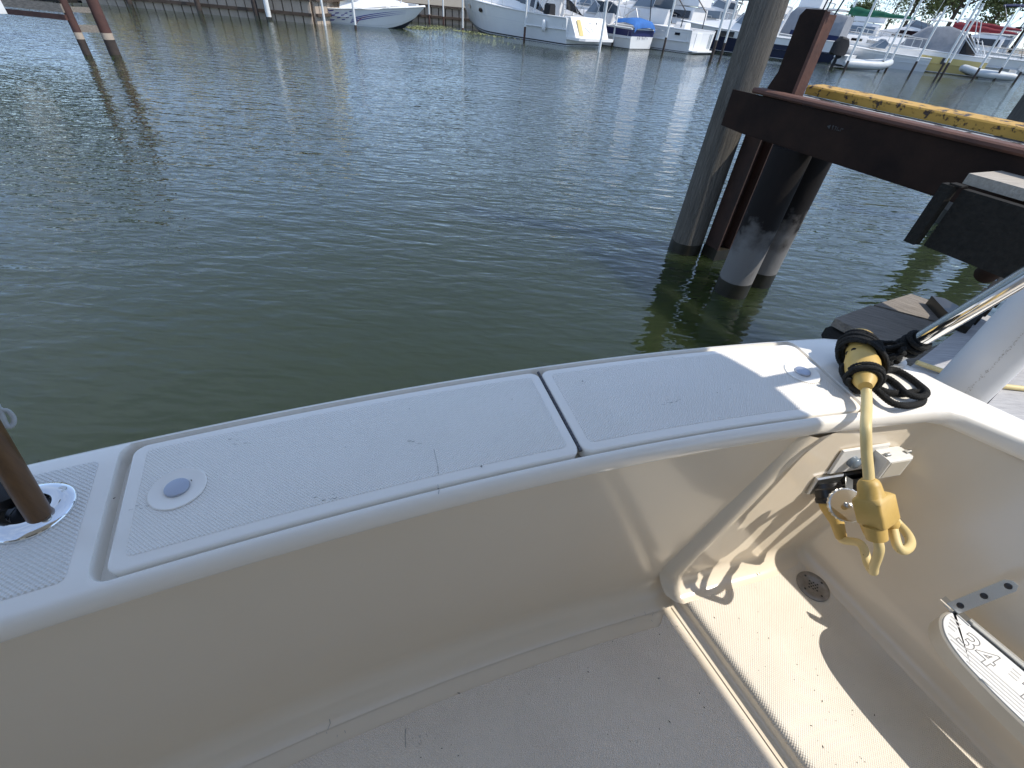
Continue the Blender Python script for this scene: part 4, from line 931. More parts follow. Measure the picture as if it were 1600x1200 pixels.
# ------------------------------------------------------------------ boats across the basin
def loft_box(m, secs, mi=0):
    """secs: (x, half width at bottom, half width at top, z bottom, z top) with softened top edges"""
    rings = []
    for x, wb, wt, zb, zt in secs:
        r = min(.12, wt*.4, (zt-zb)*.4); rings.append([(x,-wb,zb),(x,-wt,zt-r),(x,-wt+r,zt),(x,wt-r,zt),(x,wt,zt-r),(x,wb,zb)])
    m.loft(rings, True, True, mi)
class Hull:
    def __init__(s, L, B, fs, fb, draft=.4, fine=2.3, rise=.45, flare=.86):
        s.L, s.B, s.fs, s.fb, s.dr, s.fine, s.rise, s.flare = L, B, fs, fb, draft, fine, rise, flare
    def b(s, t): return s.B/2*(1-max(0,(t-.48)/.52)**s.fine)*(.92+.08*min(1,t/.3))
    def zs(s, t): return lerp(s.fs, s.fb, t**1.6)
    def zc(s, t): return -.06+s.rise*max(0,(t-.58)/.42)**2
    def P(s, t, v, side=1):
        bb = s.b(t); bc = bb*s.flare*(1-.55*max(0,(t-.5)/.5)**1.5)
        x = s.L*(t-.09*(1-v)*max(0,t-.4)**1.5/.46)
        y = lerp(bc, bb, v**.8); z = lerp(s.zc(t), s.zs(t), v)
        return Vector((x, side*y, z))
    def K(s, t): return Vector((s.L*(t-.13*max(0,t-.4)**1.5/.46), 0, -s.dr+(s.dr+s.rise*.55)*max(0,(t-.6)/.4)**2))
    def build(s, root, mats, bands, deck_mat, cockpit=(0,.42), floor=.45, n=22, sidew=.22):
        """bands: list of (v upper limit, material index)"""
        vs = [0]+[b[0] for b in bands]
        m = MB(); ts = [i/n for i in range(n+1)]
        rows = []
        for t in ts:
            row = [s.P(t,v,-1) for v in reversed(vs)]+[s.K(t)]+[s.P(t,v,1) for v in vs]; rows.append(row)
        k = len(rows[0]); nb = len(bands)
        for i in range(n):
            for j in range(k-1):
                if j < nb: mi = bands[nb-1-j][1]
                elif j <= nb+1 and j >= nb: mi = len(mats)-1
                else: mi = bands[j-nb-2][1]
                m.add([rows[i][j],rows[i][j+1],rows[i+1][j+1],rows[i+1][j]], [(0,1,2,3)], mi)
        # transom
        for j in range(nb):
            a, b_, c, d = rows[0][j], rows[0][j+1], rows[0][k-2-j], rows[0][k-1-j]
            m.add([a,b_,c,d], [(0,1,2,3)], bands[nb-1-j][1])
        m.add([rows[0][nb],rows[0][nb+1],rows[0][nb+2]], [(0,1,2)], len(mats)-1)
        bmh = m.build('hull', mats, root, smooth=40)
        md = MB(); fw = [t for t in ts if t >= cockpit[1]-1e-6]
        rows = []
        for t in fw:
            p = s.P(t,1); rows.append([(p.x,-p.y*.985,p.z+.01),(p.x,-p.y*.5,p.z+.06),(p.x,p.y*.5,p.z+.06),(p.x,p.y*.985,p.z+.01)])
        md.loft(rows, False, False)
        af = [t for t in ts if t <= cockpit[1]+1e-6]; inn = []
        for sd in (-1,1):
            rows = []
            for t in af:
                p = s.P(t,1,sd); w = min(sidew, p.y*sd*.5); rows.append([(p.x,p.y,p.z+.012),(p.x,p.y-sd*w,p.z+.02),(p.x,p.y-sd*(w+.03),floor)])
            md.loft(rows, False, False)
        p0, p1 = s.P(0,1), s.P(af[-1],1)
        md.add([(p0.x+.02,-p0.y,floor),(p1.x,-p1.y,floor),(p1.x,p1.y,floor),(p0.x+.02,p0.y,floor)], [(0,1,2,3)])
        md.add([(p0.x,-p0.y,p0.z+.012),(p0.x+.2,-p0.y,p0.z+.02),(p0.x+.2,p0.y,p0.z+.02),(p0.x,p0.y,p0.z+.012),(p0.x+.22,-p0.y,floor),(p0.x+.22,p0.y,floor)], [(0,1,2,3),(1,4,5,2)])
        md.add([(p1.x,-p1.y,floor),(p1.x,p1.y,floor),(p1.x,p1.y,p1.z+.01),(p1.x,-p1.y,p1.z+.01)], [(0,1,2,3)])
        md.build('deck', deck_mat, root, smooth=30)
        mr = MB()
        for sd in (-1,1):
            mr.tube([s.P(t,1,sd)+Vector((0,sd*.01,.0)) for t in ts], .035, 6)
        mr.build('rub_rail', M['bright'], root, smooth=60)
        return bmh
def rail(root, H, t0, t1, h=.55, n=6, name='bow_rail', inset=.12):
    m = MB()
    for sd in (-1,1):
        pts = []
        for k in range(n+1):
            t = lerp(t0,t1,k/n); p = H.P(t,1,sd); p.y -= sd*min(inset,abs(p.y)); q = p+Vector((.04,0,h)); pts.append(q)
            m.tube([p,q], .018, 5)
        m.tube(pts, .02, 5)
    m.build(name, M['alu'], root, smooth=60)
def windshield(root, xs, w, z0, z1, rake=.5):
    """xs: aft x, front x"""
    xa, xf = xs; g = MB(); f = MB()
    B = [(xa,-w,z0),(xf-.3,-w*.85,z0),(xf,-w*.45,z0),(xf,w*.45,z0),(xf-.3,w*.85,z0),(xa,w,z0)]
    Tt = [(xa-.1,-w*.95,z1*.6+z0*.4),(xf-.3-rake,-w*.78,z1),(xf-rake,-w*.4,z1),(xf-rake,w*.4,z1),(xf-.3-rake,w*.78,z1),(xa-.1,w*.95,z1*.6+z0*.4)]
    g.loft([B,Tt], False, False); g.build('windshield_glass', M['clear'], root, smooth=0)
    f.tube(Tt, .025, 6); f.tube(B, .025, 6)
    for a, b in zip(B,Tt): f.tube([a,b], .022, 6)
    f.build('windshield_frame', M['alu'], root, smooth=60)
def canopy(root, x0, x1, w, z, mtl, name='bimini_top', drop=.12, poles=True, zb=1.2):
    m = MB(); rows = []
    for k in range(7):
        x = lerp(x0,x1,k/6); e = drop*(2*k/6-1)**2*.6
        rows.append([(x,-w,z-drop-e),(x,-w*.85,z-.03-e),(x,-w*.4,z+.03-e),(x,w*.4,z+.03-e),(x,w*.85,z-.03-e),(x,w,z-drop-e)])
    m.loft(rows+[], False, False); o = m.build(name, mtl, root, smooth=50)
    if poles:
        for sd in (-1,1):
            p = MB()
            for x in (x0+.1,(x0+x1)/2,x1-.1): p.tube([((x0+x1)/2,sd*w,zb),(x,sd*w,z-drop)], .018, 5)
            p.build('canopy_frame', M['alu'], root, smooth=60)
    return o
def arch(root, x, w, z0, z1, lean=-.4):
    m = MB(); m.tube([(x,-w,z0),(x+lean*.8,-w*.93,z1-.25),(x+lean,-w*.75,z1),(x+lean,w*.75,z1),(x+lean*.8,w*.93,z1-.25),(x,w,z0)], .07, 8, smooth=3); m.build('radar_arch', M['bright'], root, smooth=60)
def antenna(root, x, y, z, h=2.5):
    m = MB(); m.tube([(x,y,z),(x-.25,y,z+h)], .012, 5); m.build('antenna', M['bright'], root)
def place(corner, heading, B):
    """stern centre from the visible port stern corner"""
    h = R_(heading); return Vector((corner[0], corner[1], 0))+Vector((math.sin(h), -math.cos(h), 0))*(B/2*.80), h
def platform(root, H, x0=-.75, z=.32, th=.09):
    p = H.P(0,.5); m = MB(); w = p.y*.95
    m.loft([[(x0,-w*.8,z),(x0+.2,-w,z),(.05,-w,z),(.05,w,z),(x0+.2,w,z),(x0,w*.8,z)],[(x0,-w*.8,z+th),(x0+.2,-w,z+th),(.05,-w,z+th),(.05,w,z+th),(x0+.2,w,z+th),(x0,w*.8,z+th)]], True, True)
    m.build('swim_platform', M['bright'], root, smooth=30)
def fender(root, p, l=.55, r=.12):
    m = MB(); m.lathe(Vector(p), (0,0,1), [(0,.03),(.05,r*.8),(.12,r),(l-.12,r),(l-.05,r*.8),(l,.03)], 12); m.build('fender', M['bright'], root, smooth=60)
WH = [(.06,1),(.12,2),(.17,1),(.80,0),(.815,3),(.97,0),(1,0)]

# 1 speedboat with chequer graphics, bow to the right
H = Hull(6.6, 2.2, .62, 1.10, fine=2.0, rise=.62, flare=.80)
sb = empty('speedboat', (-13.6, 32.9, 0), R_(2), 'white speedboat with violet chequered graphics, bow to the right', 'speedboat')
H.build(sb, [M['hull'],M['hull'],M['hull_grey'],M['bottom']], [(.16,0),(.18,2),(.6,0),(.93,0),(1,0)], M['bright'], cockpit=(0,.40), floor=.35)
def decal(root, H, quads, mtl, name):
    m = MB()
    for q in quads:
        P_ = [H.P(t, v, -1)+Vector((0,-.012,0)) for t, v in q]; m.add(P_, [tuple(range(len(P_)))])
    m.build(name, mtl, root, smooth=0)
ck = []
for i, (t, v, w, h) in enumerate(((.13,.80,.05,.13),(.19,.93,.05,.10),(.13,.52,.05,.13),(.20,.66,.045,.12),(.18,.36,.05,.12),(.25,.80,.035,.10),(.26,.52,.03,.09),(.30,.68,.03,.08),(.30,.42,.028,.08),(.335,.80,.025,.08),(.34,.55,.025,.07),(.375,.68,.02,.07),(.38,.90,.02,.07),(.07,.66,.04,.12),(.07,.36,.04,.12),(.11,.18,.05,.12))):
    ck.append([(t,v-h),(t+w,v-h*.7),(t+w*1.25,v),(t+w*.25,v-h*.3)])
decal(sb, H, ck, M['violet'], 'chequer_graphic')
def swoosh(v0, th, t0=.40, t1=.86):
    out = []; n = 12
    def c(k): t = lerp(t0,t1,k/n); return t, v0+.50*(1-(1-k/n)**2.4)*(1-v0*.6)
    for k in range(n):
        (ta,va),(tb,vb) = c(k), c(k+1); w1, w2 = th*(1-k/n)+.004, th*(1-(k+1)/n)+.004
        out.append([(ta,va),(tb,vb),(tb,min(.99,vb+w2)),(ta,min(.99,va+w1))])
    return out
decal(sb, H, swoosh(.46,.05)+swoosh(.34,.05,.385)+swoosh(.22,.05,.375), M['violet'], 'stripe_graphic')
decal(sb, H, swoosh(.15,.04,.42,.55), M['redgfx'], 'red_stripe')
m = MB(); loft_box(m, [(1.9,.85,.7,.66,1.0),(3.2,.85,.7,.8,1.28),(4.4,.65,.5,.95,1.32),(5.6,.25,.18,1.05,1.16)]); m.build('foredeck_hump', M['bright'], sb, smooth=50)
windshield(sb, (2.0,3.4), .8, 1.1, 1.6)
m = MB()
for x in (5.1, 5.3): m.tube([(x,-.25,1.05),(x,-.25,1.5)], .02, 5)
m.build('cleat_posts', M['bright'], sb)

# 2 express cruiser
H = Hull(11.8, 3.7, 1.22, 1.85, fine=2.2, rise=.5)
loc, hd = place((1.25,31.6), 135.5, 3.7)
cr = empty('express_cruiser', loc, hd, 'large white express cruiser with two oval portholes and slanted white transom', 'motor yacht')
H.build(cr, [M['hull'],M['boot'],M['hull'],M['hull_grey'],M['bottom']], [(.05,1),(.075,2),(.12,1),(.135,2),(.62,0),(.63,3),(.96,0),(1,0)], M['bright'], cockpit=(0,.30), floor=.7)
platform(cr, H, -1.15, .30, .12)
m = MB(); w = 1.5
m.loft([[(-.62,-w*.95,.42),(-.62,w*.95,.42),(.25,w,.42),(.25,-w,.42)],[(-.10,-w,1.28),(-.10,w,1.28),(.30,w,1.30),(.30,-w,1.30)]], True, True); tr = m.build('transom', M['bright'], cr, smooth=0)
m = MB(); m.add([(-.57,.75,.50),(-.57,1.10,.50),(-.20,1.12,1.18),(-.20,.80,1.18)], [(0,1,2,3)]); 
for i in range(4): m.v[i] = (m.v[i][0]-.03, m.v[i][1], m.v[i][2])
m.build('transom_door', M['hull_yellow'], tr, smooth=0)
m = MB(); pts = [(-.44+.16*math.sin(a)*.5-.012, .1+.42*math.cos(a*1.0)*(.6+.3*math.cos(3*a)), .86+.22*math.sin(a)) for a in [k*.35 for k in range(19)]]
pts = [(-.62+(z-.42)*.605-.015, y, z) for _, y, z in pts]; m.tube(pts, .014, 5); m.build('script_emblem', M['hull_grey'], tr)
m = MB(); m.tube([(-.30,-.62,.75),(-.22,-.62,1.1)], .035, 6); m.build('handle', M['dark_metal'], tr)
m = MB(); loft_box(m, [(3.2,1.55,1.35,1.3,2.3),(4.6,1.5,1.25,1.4,2.42),(6.4,1.35,1.0,1.5,2.2),(8.6,.95,.7,1.65,1.95),(10.6,.4,.25,1.75,1.85)]); m.build('cabin', M['bright'], cr, smooth=40)
for sd in (-1,1):
    m = MB()
    m.add([(3.4,sd*1.50,1.62),(6.2,sd*1.30,1.72),(5.4,sd*1.30,2.08),(3.4,sd*1.44,2.06)], [(0,1,2,3)]); m.build('side_window', M['glass'], cr, smooth=0)
    m = MB(); m.add([(1.7,sd*1.62,1.30),(3.1,sd*1.56,1.55),(3.1,sd*1.45,2.1),(2.6,sd*1.5,1.9)], [(0,1,2,3)]); m.build('quarter_window', M['glass'], cr, smooth=0)
    for t in (.64, .80):
        c = H.P(t,.74,sd); d = (H.P(t+.02,.74,sd)-H.P(t-.02,.74,sd)).normalized(); nrm = Vector((-d.y,d.x,0))*sd
        m = MB(); m.add([c+d*(.26*math.cos(2*math.pi*k/16))+Vector((0,0,.11*math.sin(2*math.pi*k/16)))+nrm*.03 for k in range(16)], [tuple(range(16))]); m.build('porthole', M['glass'], cr, smooth=0)
windshield(cr, (3.0,5.4), 1.4, 2.15, 2.9); arch(cr, 2.6, 1.65, 1.3, 3.3); canopy(cr, .8, 3.4, 1.55, 3.0, M['navy_canvas'], zb=1.4)
p = H.P(.13,.62,1); fender(cr, p+Vector((0,.16,-.25)))
m = MB(); loft_box(m, [(1.3,.25,.2,1.25,1.75),(1.75,.25,.2,1.25,1.75)]); m.v = [(x, y+1.5, z) for x, y, z in m.v]; m.build('canvas_bag', M['black_canvas'], cr, smooth=30)
rail(cr, H, .45, .97)

# 3 cuddy boat with navy stripe and blue cover
H = Hull(7.6, 2.7, .98, 1.35)
loc, hd = place((5.2,34.0), 137, 2.7)
bt = empty('cuddy_boat', loc, hd, 'white cuddy boat with navy band and bright blue cover over its stern', 'motor boat')
H.build(bt, [M['hull'],M['boot'],M['navy'],M['hull'],M['rib_green']], [(.08,1),(.10,3),(.64,0),(.94,2),(1,0)], M['bright'], cockpit=(0,.42), floor=.5)
m = MB(); rows = []
for x, z, w in ((-.15,1.0,1.12),(-.10,1.22,1.1),(.1,1.36,1.08),(.7,1.44,1.06),(1.5,1.36,1.1)):
    rows.append([(x,-w,z-.22),(x,-w*.8,z-.02),(x,-.35,z+.04),(x,.35,z+.02),(x,w*.8,z-.03),(x,w,z-.22)])
m.loft(rows, False, False); m.build('blue_cover', M['blue_canvas'], bt, smooth=50)
m = MB()
for k in range(7): m.bar((-.02,-.55+k*.17,.50+.05*math.sin(k*2)), (-.02,-.48+k*.17,.62-.04*math.cos(k*3)), .012, .018, up=(1,0,0))
m.v = [(x-.02,y,z) for x,y,z in m.v]; m.build('worn_name_marks', M['navy'], bt, smooth=0)
m = MB(); loft_box(m, [(3.0,1.15,1.0,1.0,1.55),(5.0,1.0,.75,1.15,1.6),(7.0,.35,.25,1.3,1.4)]); m.build('cabin', M['bright'], bt, smooth=40)
windshield(bt, (2.9,4.2), 1.05, 1.5, 2.1); canopy(bt, 1.4, 3.4, 1.1, 2.6, M['navy_canvas'], zb=1.1); rail(bt, H, .5, .97)
m = MB(); m.tube([(1.0,-1.0,1.0),(1.5,-1.0,1.9),(2.2,-.95,1.5)], .03, 6); m.build('folded_frame', M['alu'], bt)

# 4 white cockpit boat
H = Hull(9.4, 3.2, 1.12, 1.7)
loc, hd = place((8.95,34.8), 137, 3.2)
bt = empty('cockpit_cruiser', loc, hd, 'white cockpit cruiser with black framed windshield, stern toward the basin', 'motor boat')
H.build(bt, [M['hull'],M['boot'],M['hull'],M['hull_grey'],M['bottom']], [(.06,1),(.09,0),(.115,1),(.86,0),(.88,3),(1,0)], M['bright'], cockpit=(0,.36), floor=.55)
platform(bt, H, -.45, .10, .07)
m = MB(); m.box((-.01,.5,.55), (.05,.7,.9)); m.build('transom_door', M['bright'], bt, smooth=0)
m = MB(); m.tube([(-.04,-.9,.25),(-.04,-.9,1.0)], .03, 6); m.tube([(-.04,-1.1,.25),(-.04,-1.1,1.0)], .03, 6); m.build('boarding_ladder', M['alu'], bt)
m = MB(); p = H.P(.10,.80,1); m.box(p+Vector((0,.012,0)), (.35,.03,.12)); m.build('vent', M['glass'], bt)
m = MB(); loft_box(m, [(3.4,1.35,1.2,1.1,2.0),(5.0,1.25,1.0,1.3,2.1),(7.0,.8,.6,1.5,1.95),(8.6,.3,.2,1.6,1.75)]); m.build('cabin', M['bright'], bt, smooth=40)
windshield(bt, (3.3,5.2), 1.2, 2.0, 2.75)
for sd in (-1,1):
    m = MB(); m.tube([(3.2,sd*1.3,1.3),(3.6,sd*1.25,3.0),(2.2,sd*1.25,3.05),(.9,sd*1.3,2.0),(.9,sd*1.35,1.2)], .035, 6); m.build('side_frame', M['dark_metal'], bt)
canopy(bt, 2.0, 3.8, 1.3, 3.1, M['navy_canvas'], poles=False)
m = MB(); loft_box(m, [(1.2,.4,.35,.55,1.45),(1.9,.4,.35,.55,1.45)]); m.build('engine_box', M['bright'], bt, smooth=30)
rail(bt, H, .42, .97)

# 5 navy hulled runabout
H = Hull(9.0, 2.9, 1.1, 1.5)
loc, hd = place((16.6,37.6), 143, 2.9)
bt = empty('navy_hulled_boat', loc, hd, 'dark navy hulled boat with white deck just left of the wooden piling', 'motor boat')
H.build(bt, [M['hull_navy'],M['boot'],M['bright'],M['bottom']], [(.08,1),(.10,2),(.70,0),(.72,2),(1,2)], M['bright'], cockpit=(0,.40), floor=.5)
m = MB(); loft_box(m, [(2.6,1.3,1.15,1.1,1.5),(4.4,1.2,1.0,1.25,1.75),(6.4,.9,.6,1.35,1.65),(8.2,.3,.2,1.45,1.52)]); m.build('cabin', M['bright'], bt, smooth=40)
windshield(bt, (3.0,4.9), 1.15, 1.55, 2.2); arch(bt, 2.2, 1.35, 1.15, 2.7)
m = MB(); p = H.P(.55,.82,1); m.box(p+Vector((0,.02,0)), (1.4,.04,.28), rz=-.06); m.build('dark_window', M['glass'], bt)

# 6 cruiser with grey canvas between piling and steel upright
H = Hull(9.5, 3.2, 1.15, 1.7)
loc, hd = place((20.2,39.6), 143, 3.2)
bt = empty('canvas_enclosed_cruiser', loc, hd, 'white cruiser with grey and blue canvas enclosure between piling and steel upright', 'motor boat')
H.build(bt, [M['hull'],M['hull_navy'],M['hull'],M['bottom']], [(.06,1),(.5,1),(.9,0),(1,0)], M['bright'], cockpit=(0,.38), floor=.5)
platform(bt, H, -1.0, .32, .16)
m = MB(); loft_box(m, [(.2,1.4,1.25,1.15,2.5),(2.0,1.4,1.2,1.15,2.75),(3.6,1.3,1.1,1.3,2.8),(4.2,1.2,.9,1.35,2.2)]); m.build('canvas_enclosure', M['grey_canvas'], bt, smooth=40)
for sd in (-1,1):
    m = MB(); m.add([(.2,sd*1.42,1.16),(3.4,sd*1.36,1.26),(3.4,sd*1.34,1.55),(.2,sd*1.40,1.45)], [(0,1,2,3)]); m.build('blue_skirt', M['navy_canvas'], bt, smooth=0)
m = MB(); loft_box(m, [(2.2,.9,.85,2.8,3.5),(3.6,.9,.8,2.8,3.5)]); m.build('flybridge', M['bright'], bt, smooth=30)
m = MB(); loft_box(m, [(4.2,1.2,1.0,1.4,2.0),(7.0,.7,.5,1.55,1.9),(8.8,.25,.15,1.65,1.75)]); m.build('cabin', M['bright'], bt, smooth=40)
antenna(bt, 2.4, .6, 3.4, 2.2); rail(bt, H, .45, .97)

# 7 sailboat with green sail cover
def sailboat(name, corner, heading, L, B, fs, fb, hullmats, bands, label, cover, mast_h=10.5, boom=(2.3,1.55)):
    H = Hull(L, B, fs, fb, fine=1.7, rise=.3, flare=.8); loc, hd = place(corner, heading, B)
    r = empty(name, loc, hd, label, 'sailboat', 'sailboats across the basin')
    H.build(r, hullmats, bands, M['bright'], cockpit=(0,.34), floor=.5)
    m = MB(); loft_box(m, [(L*.34,B*.33,B*.29,fs-.05,fs+.45),(L*.55,B*.31,B*.26,fs,fs+.48),(L*.74,B*.18,B*.13,fs+.1,fs+.32)]); cab = m.build('cabin', M['bright'], r, smooth=30)
    for sd in (-1,1):
        for x0, x1 in ((.37,.44),(.47,.54),(.58,.64)):
            m = MB(); y = sd*(B*.325); m.box((L*(x0+x1)/2, y, fs+.22), (L*(x1-x0),.04,.15)); m.build('window', M['glass'], cab)
    m = MB(); mx_ = L*.52; m.tube([(mx_,0,fs+.3),(mx_-.1,0,fs+mast_h)], .075, 8); m.build('mast', M['alu'], r, smooth=60)
    m = MB()
    for a in ((L*.98,0,fb),(0.05,0,fs),(mx_-.2,B*.46,fs+.1),(mx_-.2,-B*.46,fs+.1)): m.tube([a,(mx_-.1,0,fs+mast_h-.1)], .009, 4)
    m.build('stays', M['dark_metal'], r)
    z = fs+boom[1]-.1
    m = MB(); m.tube([(mx_,0,z),(mx_-L*.40,0,z-.06)], .06, 8); m.build('boom', M['alu'], r, smooth=60)
    m = MB(); rows = []
    for k in range(9):
        t = k/8; x = lerp(mx_+.12, mx_-L*.40, t); h = lerp(.52,.16,t)*(1+.08*math.sin(k*2.1)); w = lerp(.20,.10,t)
        rows.append([(x,w*.6*math.cos(a)+0,z-.1+h/2+h*.5*math.sin(a)) for a in [j*math.pi/4 for j in range(8)]])
    m.loft(rows, True, True); m.build('sail_cover', cover, r, smooth=50)
    rail(r, H, .02, .97, .55, 10, 'lifelines', .06)
    return r, H
sailboat('sailboat', (26.2,40.2), 150, 10.2, 3.2, 1.12, 1.45, [M['hull'],M['boot'],M['hull_grey'],M['bottom']], [(.07,1),(.12,0),(.16,2),(.55,2),(.85,0),(1,0)], 'white sailboat with dark green sail cover on its boom', M['green_canvas'], boom=(2.3,1.72))
sailboat('sailboat', (39.5,47.5), 152, 9.5, 3.0, 1.0, 1.3, [M['hull'],M['boot'],M['hull_grey'],M['bottom']], [(.07,1),(.6,0),(1,0)], 'white sailboat with dark red sail cover behind the yellow hulled boat', M['red_canvas'], boom=(2.1,1.9))
sailboat('sailboat', (34.2,40.9), 154, 9.6, 3.2, 1.05, 1.4, [M['hull'],M['boot'],M['hull_grey'],M['bottom']], [(.07,1),(.62,2),(1,0)], 'white sailboat with dark red covers at the right edge of the basin', M['red_canvas'], boom=(2.2,1.5))

# 8 grey hulled open boat in front of the sailboat
H = Hull(6.5, 2.3, .75, 1.05); loc, hd = place((26.3,38.9), 150, 2.3)
bt = empty('grey_runabout', loc, hd, 'small pale grey runabout right of the grey dinghy with black outboard', 'motor boat')
H.build(bt, [M['hull_grey'],M['boot'],M['bright'],M['bottom']], [(.07,1),(.82,0),(1,2)], M['bright'], cockpit=(0,.5), floor=.4)
windshield(bt, (2.9,3.9), .9, 1.0, 1.5)

# 9 yellow hulled boat with canvas
H = Hull(8.6, 2.9, 1.05, 1.5); loc, hd = place((29.7,38.4), 150, 2.9)
bt = empty('yellow_hulled_boat', loc, hd, 'yellow hulled boat with white, grey and black canvas enclosure', 'motor boat')
H.build(bt, [M['hull_yellow'],M['bright'],M['boot'],M['bottom']], [(.07,2),(.10,1),(.78,0),(.95,1),(1,1)], M['bright'], cockpit=(0,.42), floor=.5)
platform(bt, H, -.7, .25, .1)
m = MB(); loft_box(m, [(1.8,1.25,1.05,1.1,2.2),(3.0,1.25,1.0,1.1,2.5),(4.2,1.1,.9,1.2,2.4),(5.3,.95,.7,1.3,1.5)]); m.build('canvas_enclosure', M['grey_canvas'], bt, smooth=40)
m = MB(); loft_box(m, [(.9,1.2,1.0,1.05,1.3),(1.75,1.28,1.08,1.1,2.22)]); m.build('black_panel', M['black_canvas'], bt, smooth=30)
m = MB()
for k in range(5): m.tube([(.3+.1*k,1.3,1.05),(1.0+.35*k,1.28,1.9+.1*k)], .025, 5)
m.tube([(.8,-1.1,1.1),(1.6,-1.05,2.9),(2.6,-1,2.95)], .03, 5); m.tube([(.8,1.1,1.1),(1.6,1.05,2.9),(2.6,1,2.95)], .03, 5); m.tube([(1.6,-1.05,2.9),(1.6,1.05,2.9)], .03, 5); m.build('canvas_frame', M['bright'], bt, smooth=60)
m = MB(); loft_box(m, [(4.0,1.1,.9,1.2,1.7),(6.4,.7,.5,1.35,1.65),(8.0,.25,.15,1.45,1.52)]); m.build('cabin', M['bright'], bt, smooth=40)
p = H.P(.28,.62,1); m = MB(); m.box(p+Vector((0,.03,0)), (.22,.05,.34)); m.build('dark_vent', M['boot'], bt)
rail(bt, H, .45, .97)

# inflatable dinghies
def dinghy(loc, rz, L, label, motor=True):
    r = empty('inflatable_dinghy', loc, rz, label, 'dinghy', 'inflatable dinghies')
    for sd in (-1,1):
        m = MB(); m.tube([(-.1,sd*.55,.26),(L*.1,sd*.56,.26),(L*.6,sd*.56,.28),(L*.82,sd*.40,.36),(L*.95,sd*.14,.44),(L,0,.46)], [.12,.22,.22,.21,.20,.18], 12, smooth=4); m.build('side_tube', M['tube_grey'], r, smooth=60)
    m = MB(); m.box((L*.4,0,.14), (L*.85,.9,.06)); m.build('floor', M['dark_metal'], r)
    m = MB(); m.box((.08,0,.36), (.06,.85,.5)); tr = m.build('transom', M['bright'], r)
    m = MB(); m.box((L*.45,0,.42), (.25,1.0,.05)); m.build('seat', M['bright'], r)
    if motor:
        m = MB(); loft_box(m, [(-.85,.18,.14,.70,1.25),(-.62,.26,.22,.60,1.50),(-.15,.25,.20,.60,1.42),(.05,.16,.14,.66,1.15)]); m.bar((-.32,0,.75),(-.42,0,-.25),.16,.10,up=(1,0,0)); m.bar((-.15,0,.6),(-.38,0,.5),.2,.2); m.build('outboard_motor', M['black_canvas'], r, smooth=35)
    return r
dinghy((18.3,34.9,0), R_(8), 3.3, 'pale inflatable dinghy with black outboard in front of the sailboat')
dinghy((30.6,37.0,0), R_(165), 2.9, 'small grey inflatable dinghy behind the yellow hulled boat', False)

# background row: white cruisers packed behind
bgl = ['white cruiser with flybridge','white cruiser with blue bimini','white cruiser with low arch','white cruiser with dark windows','white cruiser with red bimini','white cruiser with tall tower']
spots = [(6.8,46,'directly behind the blue covered boat'),(10.6,47.5,'second from left in the back row'),(14.2,46.2,'in the back row left of the piling'),(17.5,49.5,'in the back row hidden partly by the piling'),(23.2,52,'in the back row beside the steel upright'),(27.5,53.5,'behind the green sail cover'),(32,50.5,'behind the grey runabout'),(37.5,53,'behind the yellow hulled boat'),(42.5,50,'behind the right hand dinghy'),(46,54,'behind the red covers'),(12.0,57,'far row above the cockpit cruiser'),(19.0,58,'far row above the navy hulled boat'),(30,61,'far row below the trees')]
for k, (x, y, where) in enumerate(spots):
    rnd = random.Random(40+k); L = rnd.uniform(9,11.5); B = 3.4; H = Hull(L, B, rnd.uniform(1.1,1.35), rnd.uniform(1.6,1.95), fine=2.2)
    hdg = 138+rnd.uniform(0,10); loc, hd = place((x,y), hdg, B)
    r = empty('berthed_cruiser', loc, hd, bgl[k % 6]+' '+where, 'motor boat', 'cruisers berthed in the back rows')
    H.build(r, [M['hull'],M['boot'],M['hull_grey'],M['bottom']], [(.08,1),(.12,0),(.6,0),(.64,2),(1,0)], M['bright'], cockpit=(0,.32), floor=.6, n=14)
    f = H.fs
    m = MB(); loft_box(m, [(L*.28,1.5,1.3,f,f+1.2),(L*.45,1.45,1.2,f,f+1.3),(L*.6,1.2,.95,f+.1,f+1.0),(L*.85,.5,.35,f+.3,f+.6)]); cab = m.build('cabin', M['bright'], r, smooth=40)
    for sd in (-1,1):
        m = MB(); m.add([(L*.30,sd*1.47,f+.5),(L*.56,sd*1.28,f+.55),(L*.50,sd*1.20,f+1.0),(L*.30,sd*1.36,f+1.0)], [(0,1,2,3)])
        m.v = [(a, b+sd*.06, c) for a,b,c in m.v]; m.build('side_window', M['glass'] if k % 3 else M['clear'], cab, smooth=0)
    if k % 2 == 0:
        m = MB(); loft_box(m, [(L*.26,1.2,1.1,f+1.3,f+1.95),(L*.48,1.15,.95,f+1.3,f+1.9)]); m.build('flybridge', M['bright'], r, smooth=30)
        canopy(r, L*.2, L*.42, 1.15, f+3.4, (M['navy_canvas'],M['bright'],M['blue_canvas'],M['red_canvas'])[k//2 % 4], zb=f+1.9)
    else:
        arch(r, L*.3, 1.5, f, f+2.4); canopy(r, L*.08, L*.34, 1.35, f+2.0, (M['black_canvas'],M['bright'],M['grey_canvas'])[k % 3], zb=f)
        windshield(r, (L*.3,L*.5), 1.25, f+1.15, f+1.8)
    antenna(r, L*.3, .8, f+1.8, 2.8); antenna(r, L*.32, -.8, f+1.8, 2.2); rail(r, H, .4, .97)

